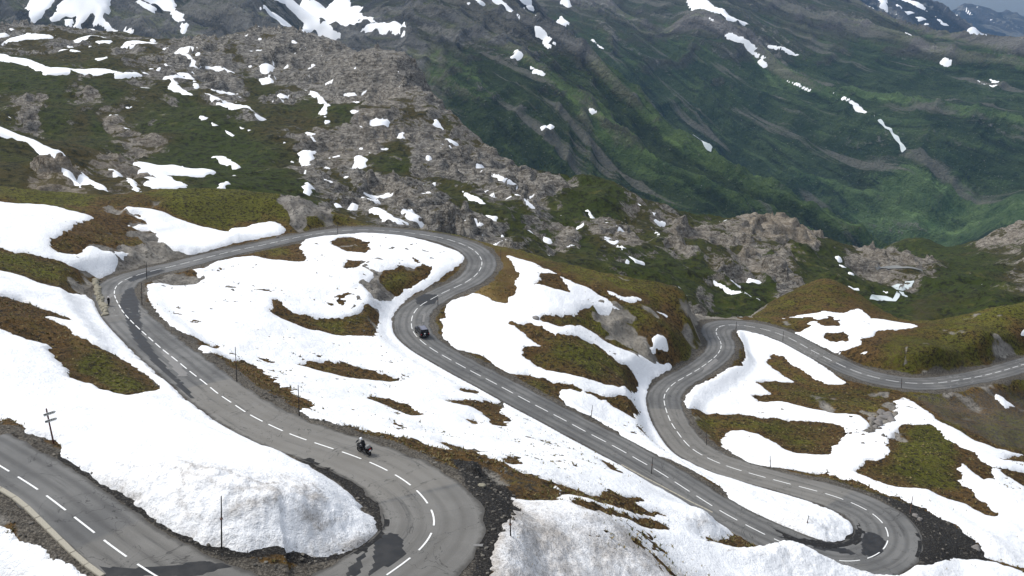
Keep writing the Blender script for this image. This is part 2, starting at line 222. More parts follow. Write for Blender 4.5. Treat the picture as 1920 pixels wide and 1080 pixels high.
D['L12'] = np.array([[-170.67,300.0,-50.39],[-163.48,322.0,-49.68],[-190.58,310.0,-49.3],[-198.46,352.0,-47.67],[-202.18,385.0,-43.17],[-223.7,400.0,-42.54],[-242.15,400.0,-41.39],[-195.26,402.0,-49.28],[-174.12,400.0,-56.52],[-161.51,395.0,-66.35],[-187.12,480.0,-74.92],[-153.22,480.0,-76.34],[-266.07,600.0,-67.28],[-302.56,690.0,-49.73],[-374.12,760.0,-33.44],[-306.0,810.0,-35.64],[-465.6,850.0,-27.96],[-543.47,1000.0,-5.44],[-542.62,900.0,-19.68],[-629.09,1050.0,0.0],[-559.57,1100.0,0.0],[-464.81,1080.0,-7.05],[-397.3,1060.0,-17.35],[-307.49,1060.0,-23.17],[-241.24,1060.0,-24.34],[-176.6,1000.0,-27.37],[-103.08,900.0,-41.1],[-79.01,860.0,-47.45],[-58.69,780.0,-65.07],[-37.75,720.0,-76.58],[-23.26,660.0,-89.39],[8.89,600.0,-100.79],[-206.64,700.0,-58.4],[-219.97,620.0,-62.37],[-150.03,720.0,-60.07],[-124.54,590.0,-76.45],[-78.42,640.0,-71.77],[-117.01,780.0,-56.22],[-177.49,860.0,-42.64],[-248.53,850.0,-42.14],[-64.55,520.0,-82.7],[-38.82,600.0,-84.79],[-135.74,500.0,-76.56],[-100.18,470.0,-77.55],[-76.54,400.0,-80.44],[-117.02,430.0,-69.67],[-127.2,405.0,-68.03],[-88.11,380.0,-68.38],[-40.18,420.0,-84.47],[-15.12,420.0,-89.59],[4.6,380.0,-92.78],[-17.17,480.0,-90.72],[13.31,560.0,-99.09],[44.02,620.0,-100.45],[66.13,620.0,-104.14],[81.82,625.0,-114.35],[72.24,500.0,-112.79],[40.39,480.0,-105.33],[28.48,530.0,-103.37],[33.99,400.0,-102.66],[77.59,440.0,-115.69],[114.93,620.0,-124.69],[144.15,650.0,-136.27],[190.18,690.0,-143.81],[213.84,700.0,-145.04],[240.19,700.0,-157.91],[138.66,520.0,-130.2],[115.83,430.0,-123.94],[88.49,390.0,-114.9],[110.89,540.0,-128.49],[63.91,360.0,-103.76],[222.05,620.0,-159.12],[200.67,640.0,-148.32],[164.73,500.0,-137.77],[329.95,800.0,-202.81],[269.88,640.0,-180.4],[254.55,560.0,-168.57],[189.02,480.0,-147.57],[214.98,440.0,-143.82],[360.27,800.0,-212.85],[406.22,960.0,-231.41],[440.77,1000.0,-236.71],[403.14,850.0,-223.48],[575.5,1000.0,-210.25],[541.78,1000.0,-225.59],[488.04,960.0,-235.59],[615.93,1000.0,-201.11],[432.94,800.0,-210.34],[356.78,620.0,-178.71],[318.82,620.0,-178.71],[266.52,460.0,-144.39],[402.19,640.0,-176.34],[284.28,520.0,-156.53],[-834.98,1350.0,-40.0],[-519.89,1350.0,-70.0],[-303.42,1300.0,-100.0],[-217.06,1200.0,-120.0],[-126.03,1080.0,-150.0],[-97.09,1040.0,-165.0],[-72.82,960.0,-170.0],[-29.76,850.0,-190.0],[11.52,790.0,-200.0],[58.12,830.0,-215.0],[106.55,830.0,-240.0],[194.3,900.0,-290.0],[265.9,930.0,-310.0],[309.31,930.0,-320.0],[532.44,1250.0,-420.0],[612.67,1250.0,-420.0],[700.19,1250.0,-400.0],[751.25,1250.0,-390.0],[-927.75,1500.0,-150.0],[-490.13,1500.0,-170.0],[-140.04,1500.0,-380.0],[210.06,1500.0,-430.0],[560.15,1500.0,-460.0],[910.25,1500.0,-470.0],[410.78,1100.0,-400.0],[-140.04,250.0,-70.0],[-84.96,260.0,-80.0],[-25.21,270.0,-100.0],[37.81,270.0,-115.0],[112.03,300.0,-140.0],[192.32,320.0,-145.0]])
D['MA'] = np.array([[45.04,1900.0,-319.15],[-128.16,2000.0,-212.71],[-265.29,2200.0,-121.39],[-470.95,2300.0,-50.28],[-554.96,2450.0,-16.0],[-609.65,2100.0,-51.69],[-661.97,2300.0,12.47],[-692.18,2420.0,65.21],[-750.09,2600.0,166.33],[-825.08,2350.0,-15.34],[-904.07,2600.0,70.06],[-490.97,2550.0,-16.65],[-545.14,2850.0,46.22],[-577.99,3050.0,147.01],[-612.43,2600.0,70.06],[-291.26,2450.0,-13.33],[-408.29,2800.0,75.45],[-400.07,3000.0,176.19],[-141.0,2250.0,-61.58],[-157.31,2550.0,68.71],[-170.62,2800.0,193.75],[-15.14,2700.0,72.75],[-15.84,2850.0,167.38],[-13.87,2450.0,-13.33],[50.07,2180.0,-120.28],[46.68,2000.0,-224.27],[118.43,2620.0,2.85],[229.7,2520.0,-68.97],[177.71,2200.0,-158.56],[282.9,2470.0,-112.81],[372.72,2380.0,-216.21],[289.42,2050.0,-289.68],[427.15,2340.0,-258.33],[522.05,2280.0,-306.12],[392.57,1950.0,-321.74],[617.09,2220.0,-357.03],[691.06,2150.0,-395.96],[556.73,1900.0,-382.11],[788.48,2050.0,-449.85],[62.81,2800.0,75.45],[-1044.27,2450.0,66.01],[-989.56,2300.0,-12.51],[-1138.75,2350.0,25.45],[-1319.08,2450.0,66.01],[-1222.8,2250.0,-12.24],[-894.21,2300.0,24.91],[-1288.25,2700.0,172.72],[-1483.97,2450.0,66.01],[-1349.31,2200.0,-36.01],[-1033.6,2700.0,172.72],[-971.52,1500.0,-250.0],[-665.18,1500.0,-250.0],[-402.61,1500.0,-280.0],[-227.56,1500.0,-420.0],[-52.51,1500.0,-450.0],[210.06,1500.0,-470.0],[472.63,1500.0,-490.0],[783.63,1700.0,-540.0],[968.01,2100.0,-590.0],[70.02,3000.0,20.0],[175.05,3000.0,-80.0],[266.07,2850.0,-170.0],[433.24,2750.0,-350.0],[603.04,2650.0,-440.0],[787.72,2500.0,-500.0],[896.25,2400.0,-540.0],[81.69,3500.0,-150.0],[694.36,3500.0,-500.0],[-211.81,3300.0,100.0],[-735.2,3500.0,120.0],[-1463.4,3300.0,150.0],[-2137.33,3300.0,150.0],[1295.35,3000.0,-620.0]])
D['MB'] = np.array([[1363.46,2700.0,-595.8],[1155.31,2800.0,-563.1],[927.24,2900.0,-478.48],[684.9,3000.0,-371.24],[502.41,3100.0,-258.62],[346.91,3200.0,-105.27],[224.53,3300.0,-35.96],[249.01,3700.0,99.7],[85.25,3800.0,102.39],[586.49,3700.0,-20.13],[706.63,3700.0,79.88],[884.26,3550.0,-19.31],[794.7,4200.0,224.59],[1099.24,4000.0,107.78],[977.01,3500.0,-95.79],[1346.0,4000.0,107.78],[1433.95,4000.0,124.87],[1491.97,3900.0,63.25],[1514.61,3720.0,-6.06],[1569.21,3680.0,-24.03],[1742.7,3750.0,-34.72],[1839.44,3650.0,-65.76],[2019.69,3700.0,-76.82],[2169.35,3700.0,-91.07],[1212.74,3300.0,-182.08],[1120.31,3000.0,-336.4],[1423.47,3350.0,-184.84],[1240.61,2850.0,-402.73],[1458.62,3000.0,-250.28],[1383.55,2800.0,-395.66],[1632.26,3000.0,-250.28],[1520.62,2750.0,-388.6],[1433.38,2550.0,-512.83],[1635.91,2700.0,-381.53],[1361.65,2550.0,-543.93],[984.57,3150.0,-262.79],[379.46,3550.0,57.57],[1170.77,4300.0,252.54],[102.69,4400.0,260.0],[912.58,4600.0,280.0],[1417.89,4500.0,260.0],[1643.12,4400.0,60.0],[1806.49,4300.0,-120.0],[2057.4,4300.0,-170.0],[2408.66,4300.0,-200.0],[2584.29,4300.0,-200.0],[128.37,5500.0,-300.0],[1732.97,5500.0,-300.0],[3337.58,5500.0,-500.0],[58.35,2500.0,-350.0],[629.01,2450.0,-600.0],[1127.31,2300.0,-640.0],[1335.03,2200.0,-560.0]])
D['MD'] = np.array([[2333.76,7000.0,411.12],[2502.82,7000.0,281.83],[2863.64,7000.0,207.31],[3091.08,7000.0,177.38],[3313.15,7000.0,75.8],[3514.98,7000.0,-38.08],[3724.8,7000.0,-114.59],[3986.53,7000.0,-183.87],[2764.88,6600.0,-35.9],[3145.92,6600.0,-89.97],[2570.01,6600.0,35.79],[1489.07,5800.0,-700.0],[2504.35,5800.0,-600.0],[3519.63,5800.0,-600.0],[2053.9,8000.0,-200.0],[3454.28,8000.0,-400.0],[4854.66,8000.0,-500.0]])
D['ME'] = np.array([[4214.68,11000.0,119.11],[4582.99,11000.0,148.77],[4963.88,11000.0,219.77],[5190.17,11000.0,237.48],[5352.0,11000.0,272.85],[5469.07,11000.0,231.58],[5610.26,11000.0,196.14],[5807.58,11000.0,119.11],[5956.65,11000.0,77.51],[6351.76,11000.0,-59.84],[2993.32,9500.0,-500.0],[4101.96,9500.0,-500.0],[5764.91,9500.0,-500.0],[3938.58,12500.0,-300.0],[6126.68,12500.0,-500.0],[7585.41,12500.0,-500.0]])
D['P0'] = np.array([[-81.352,243.94,0.75,0.0,0.1],[-67.52,246.273,0.6,0.1,0.1],[-55.74,245.5,0.4,0.9,0.0],[-119.341,233.289,0.6,0.0,0.1],[-93.21,204.077,0.1,0.1,0.0],[-84.648,189.39,0.1,0.2,0.0],[-78.581,190.528,0.2,0.9,0.2],[-80.414,182.257,0.2,0.8,0.0],[-82.186,166.023,0.3,0.6,0.2],[-89.814,164.395,0.55,0.05,0.1],[-51.361,107.398,0.7,0.05,0.2],[-57.461,113.521,0.4,0.1,0.5],[-68.793,123.801,0.1,0.05,0.0],[-48.031,110.526,0.4,0.1,0.3],[-45.689,75.896,0.2,0.2,0.2],[-40.542,73.219,0.15,0.3,0.1],[-28.046,200.13,0.3,1.0,0.0],[-31.074,187.996,0.2,0.9,0.0],[-25.091,195.173,0.55,0.1,0.1],[-35.94,165.744,0.55,0.0,0.2],[-31.651,170.584,0.6,0.0,0.1],[-11.369,207.045,0.5,0.1,0.2],[-4.26,198.839,0.35,0.1,0.9],[-2.611,214.72,0.3,0.1,0.5],[-7.131,193.472,0.2,0.1,0.6],[-15.226,175.248,0.6,0.1,0.2],[-12.538,167.487,0.6,0.1,0.2],[-40.699,224.798,0.3,0.1,0.1],[-36.054,201.167,0.1,0.1,0.0],[-54.386,203.961,0.25,0.2,0.1],[-68.267,180.533,0.1,0.5,0.1],[-65.274,158.602,0.3,0.3,0.2],[-37.417,116.795,0.1,0.25,0.35],[-28.202,105.875,0.15,0.25,0.3],[-26.627,136.502,0.05,0.1,0.1],[-16.838,120.255,0.05,0.1,0.1],[-5.175,135.64,0.1,0.1,0.1],[-12.528,92.662,0.1,0.3,0.1],[-3.422,87.945,0.1,0.35,0.1],[0.0,86.09,0.15,0.3,0.15],[2.706,82.793,0.15,0.3,0.1],[10.954,87.705,0.05,0.15,0.1],[10.13,161.258,0.45,0.05,0.1],[15.035,171.862,0.65,0.05,0.1],[24.633,177.938,0.4,0.05,0.1],[24.639,199.534,0.7,0.1,0.1],[25.182,192.892,0.4,1.0,0.5],[28.609,191.09,0.4,1.0,0.5],[21.683,194.435,0.6,0.2,0.1],[40.704,212.302,0.3,0.2,0.2],[33.977,194.187,0.3,0.5,0.2],[42.582,206.849,0.2,0.3,0.1],[51.87,240.526,0.3,1.2,0.6],[53.98,241.434,0.3,1.2,0.6],[52.302,236.017,0.3,1.0,0.4],[9.939,203.282,0.05,0.05,0.1],[21.909,210.874,0.35,0.05,0.5],[11.994,219.172,0.4,0.1,0.4],[34.159,213.881,0.4,0.1,0.3],[21.544,153.726,0.2,0.2,0.2],[1.966,156.094,0.3,0.2,0.1],[54.727,208.517,0.6,0.1,0.2],[43.253,190.938,0.5,0.1,0.1],[61.779,187.487,0.35,0.15,0.3],[70.132,180.798,0.35,0.35,0.2],[75.769,171.772,0.1,0.8,0.1],[38.471,162.357,0.4,0.3,0.2],[51.729,164.846,0.45,0.05,0.15],[59.642,159.999,0.25,0.05,0.1],[80.186,159.671,0.95,0.05,0.1],[71.949,145.991,0.7,0.05,0.1],[65.881,140.597,0.3,0.05,0.1],[78.202,133.675,0.1,0.05,0.0],[84.831,152.387,0.1,0.05,0.0],[107.117,191.082,0.0,0.3,0.0],[101.243,194.502,0.0,0.35,0.0],[107.696,180.503,0.45,0.1,0.1],[121.805,204.491,0.3,0.4,0.1],[89.62,146.233,0.2,0.1,0.2],[103.967,209.325,0.15,0.8,0.1],[122.2,218.771,0.2,0.8,0.1],[133.571,226.998,0.2,0.7,0.1],[124.343,224.541,0.6,0.05,0.2],[98.17,212.294,0.55,0.05,0.5],[106.224,212.115,0.65,0.05,0.5],[98.487,267.448,0.25,0.25,0.2],[108.144,266.294,0.25,0.3,0.4],[104.703,248.959,0.15,0.05,0.1],[92.111,217.143,0.25,0.05,0.2],[77.696,241.588,0.4,0.05,0.2],[109.027,237.609,0.4,0.05,0.3],[142.7,240.342,0.7,0.05,0.1],[74.956,258.303,0.3,0.3,0.1],[32.755,106.848,0.05,0.1,0.0],[-35.798,59.905,0.1,0.6,0.0]])
D['P12'] = np.array([[-198.437,376.041,0.5,0.05,0.1],[-161.452,313.676,0.2,0.7,1.0],[-154.468,310.062,0.2,0.7,0.9],[-175.154,308.647,0.4,0.05,0.1],[-180.24,392.824,0.2,0.1,0.2],[-169.36,392.788,0.2,0.6,0.7],[-208.149,378.58,0.6,0.0,0.2],[-138.312,328.735,0.2,0.6,0.6],[-490.935,960.542,0.25,0.5,0.1],[-587.532,1083.626,0.1,0.9,0.0],[-571.715,1125.629,0.1,0.9,0.0],[-415.626,901.419,0.3,0.4,0.0],[-361.665,894.158,0.3,0.5,0.1],[-344.711,794.29,0.5,0.2,0.0],[-307.505,840.748,0.2,0.8,0.1],[-346.402,700.354,0.8,0.0,0.0],[-304.423,695.357,0.8,0.0,0.0],[-378.953,709.625,0.8,0.0,0.0],[-329.125,688.375,0.6,0.55,0.3],[-304.525,667.04,0.5,0.6,0.4],[-331.187,628.266,0.4,0.6,0.4],[-282.694,669.578,0.4,0.6,0.4],[-268.396,632.657,0.2,0.7,0.6],[-236.341,578.169,0.3,0.65,0.6],[-292.145,637.36,0.3,0.5,0.4],[-301.196,601.196,0.7,0.1,0.1],[-272.611,615.737,0.9,0.0,0.0],[-254.115,696.867,0.7,0.3,0.2],[-219.239,567.455,0.7,0.3,0.3],[-186.503,568.004,0.95,0.0,0.0],[-194.287,541.447,0.9,0.0,0.1],[-165.866,553.778,0.9,0.0,0.0],[-200.231,613.776,0.8,0.1,0.0],[-216.72,589.553,0.8,0.1,0.1],[-284.482,891.729,0.2,0.7,0.1],[-235.963,900.435,0.2,0.85,0.1],[-184.009,895.81,0.2,0.95,0.1],[-123.739,832.772,0.2,0.95,0.15],[-85.736,829.502,0.2,1.0,0.15],[-61.763,763.4,0.2,1.0,0.1],[-249.136,852.086,0.3,0.7,0.1],[-197.004,859.078,0.2,0.95,0.1],[-149.942,816.021,0.2,0.95,0.1],[-238.773,830.992,0.7,0.1,0.0],[-193.61,800.241,0.4,0.5,0.0],[-158.203,719.269,0.7,0.1,0.0],[-126.946,684.278,0.8,0.0,0.0],[-180.911,678.374,0.5,0.4,0.0],[-231.445,756.871,0.2,0.8,0.1],[-119.025,794.706,0.3,0.8,0.3],[-96.055,691.463,0.2,0.7,0.4],[-71.631,685.869,0.3,0.5,0.2],[-49.658,712.644,0.5,0.3,0.4],[-43.698,680.818,0.3,0.6,0.2],[-97.617,644.494,0.3,0.7,0.4],[-111.69,617.472,0.2,0.8,0.3],[-127.921,607.999,0.3,0.8,0.3],[-155.024,633.599,0.3,0.6,0.1],[-147.411,571.39,0.6,0.3,0.1],[-131.576,559.189,0.4,0.5,0.1],[-81.098,575.372,0.6,0.3,0.1],[-65.6,622.569,0.3,0.8,0.2],[-39.577,612.631,0.3,0.8,0.3],[-21.628,611.773,0.3,0.9,0.2],[0.0,568.34,0.3,0.9,0.2],[-69.979,539.856,0.8,0.1,0.0],[-53.326,565.651,0.4,0.6,0.1],[-105.85,562.316,0.2,0.8,0.4],[-128.428,473.07,0.8,0.1,0.1],[-102.446,375.821,0.95,0.0,0.0],[-98.659,426.539,0.9,0.0,0.0],[-110.436,373.03,0.9,0.0,0.0],[-103.432,486.032,0.2,0.9,0.1],[-81.058,488.92,0.3,0.8,0.1],[-63.083,483.874,0.2,0.9,0.3],[-86.144,467.779,0.5,0.4,0.1],[-46.766,462.314,0.4,0.7,0.1],[-29.524,411.088,0.2,1.0,0.2],[-21.123,391.174,0.2,1.0,0.2],[-39.155,437.244,0.2,1.0,0.2],[-14.073,389.944,0.2,1.0,0.1],[-29.052,488.248,0.6,0.4,0.1],[-12.35,519.745,0.4,0.7,0.2],[-16.56,461.922,0.7,0.2,0.1],[-2.749,459.783,0.8,0.2,0.1],[5.528,460.674,0.7,0.4,0.1],[12.995,545.998,0.4,0.8,0.2],[19.341,540.401,0.3,0.8,0.2],[34.436,580.629,0.6,0.3,0.2],[43.074,605.728,0.9,0.0,0.0],[46.24,553.238,0.9,0.0,0.1],[56.774,560.79,0.95,0.0,0.0],[34.814,529.261,0.7,0.3,0.1],[34.266,475.148,0.3,0.8,0.4],[53.877,471.056,0.4,0.7,0.3],[58.947,465.521,0.3,0.8,0.4],[23.618,433.756,0.5,0.6,0.4],[37.845,447.565,0.8,0.2,0.1],[18.594,440.526,0.8,0.2,0.1],[55.783,417.698,0.9,0.1,0.1],[73.852,452.107,0.7,0.4,0.2],[82.653,576.86,0.5,0.5,0.5],[92.054,568.255,0.5,0.5,0.3],[105.786,567.819,0.3,0.8,0.5],[125.854,637.766,0.7,0.3,0.2],[101.748,511.338,0.4,0.7,0.5],[107.187,492.135,0.6,0.4,0.3],[104.542,453.203,0.3,0.8,0.5],[94.131,442.301,0.8,0.2,0.1],[101.089,424.843,0.7,0.3,0.2],[76.662,419.549,0.9,0.1,0.1],[184.492,669.033,0.1,1.0,1.0],[200.934,669.251,0.1,1.0,0.9],[223.092,687.44,0.1,1.0,1.0],[202.365,658.604,0.1,1.0,0.8],[231.177,685.767,0.1,0.9,1.0],[148.505,545.471,0.2,1.0,0.7],[140.565,503.39,0.3,0.9,0.6],[144.933,572.289,0.6,0.4,0.3],[162.126,559.217,0.7,0.2,0.2],[140.546,471.315,0.2,1.0,0.2],[163.731,517.386,0.2,1.0,0.4],[197.694,604.108,0.8,0.1,0.4],[124.87,433.99,0.95,0.0,0.0],[105.061,407.573,0.9,0.1,0.1],[226.507,656.825,0.9,0.05,0.2],[238.93,657.103,0.7,0.1,0.3],[198.43,572.515,0.85,0.0,0.1],[239.096,613.36,0.8,0.0,0.2],[207.145,512.683,0.8,0.1,0.3],[269.566,639.25,0.5,0.5,0.3],[301.801,712.035,0.1,1.0,0.5],[314.551,711.02,0.1,1.0,0.4],[329.821,714.908,0.2,0.9,0.3],[276.664,681.386,0.2,0.9,0.5],[440.608,935.25,0.9,0.0,0.0],[307.326,673.895,0.5,0.5,0.5],[442.019,889.491,0.95,0.0,0.0],[518.852,965.213,0.4,0.6,0.5],[541.832,957.541,0.4,0.6,0.5],[372.099,703.385,0.8,0.2,0.2],[439.674,787.277,0.5,0.5,0.4],[331.123,646.099,1.0,0.0,0.3],[305.459,624.766,1.0,0.0,0.1],[345.241,633.652,0.8,0.1,0.2],[378.052,658.079,0.3,0.5,0.5],[228.695,469.671,0.6,0.0,0.6],[217.721,463.99,0.6,0.0,0.7],[252.649,488.812,0.7,0.0,0.2],[253.877,462.803,0.9,0.0,0.0],[283.604,491.165,0.8,0.1,0.2],[219.307,495.022,0.9,0.0,0.3],[192.321,489.204,0.8,0.1,0.1]])
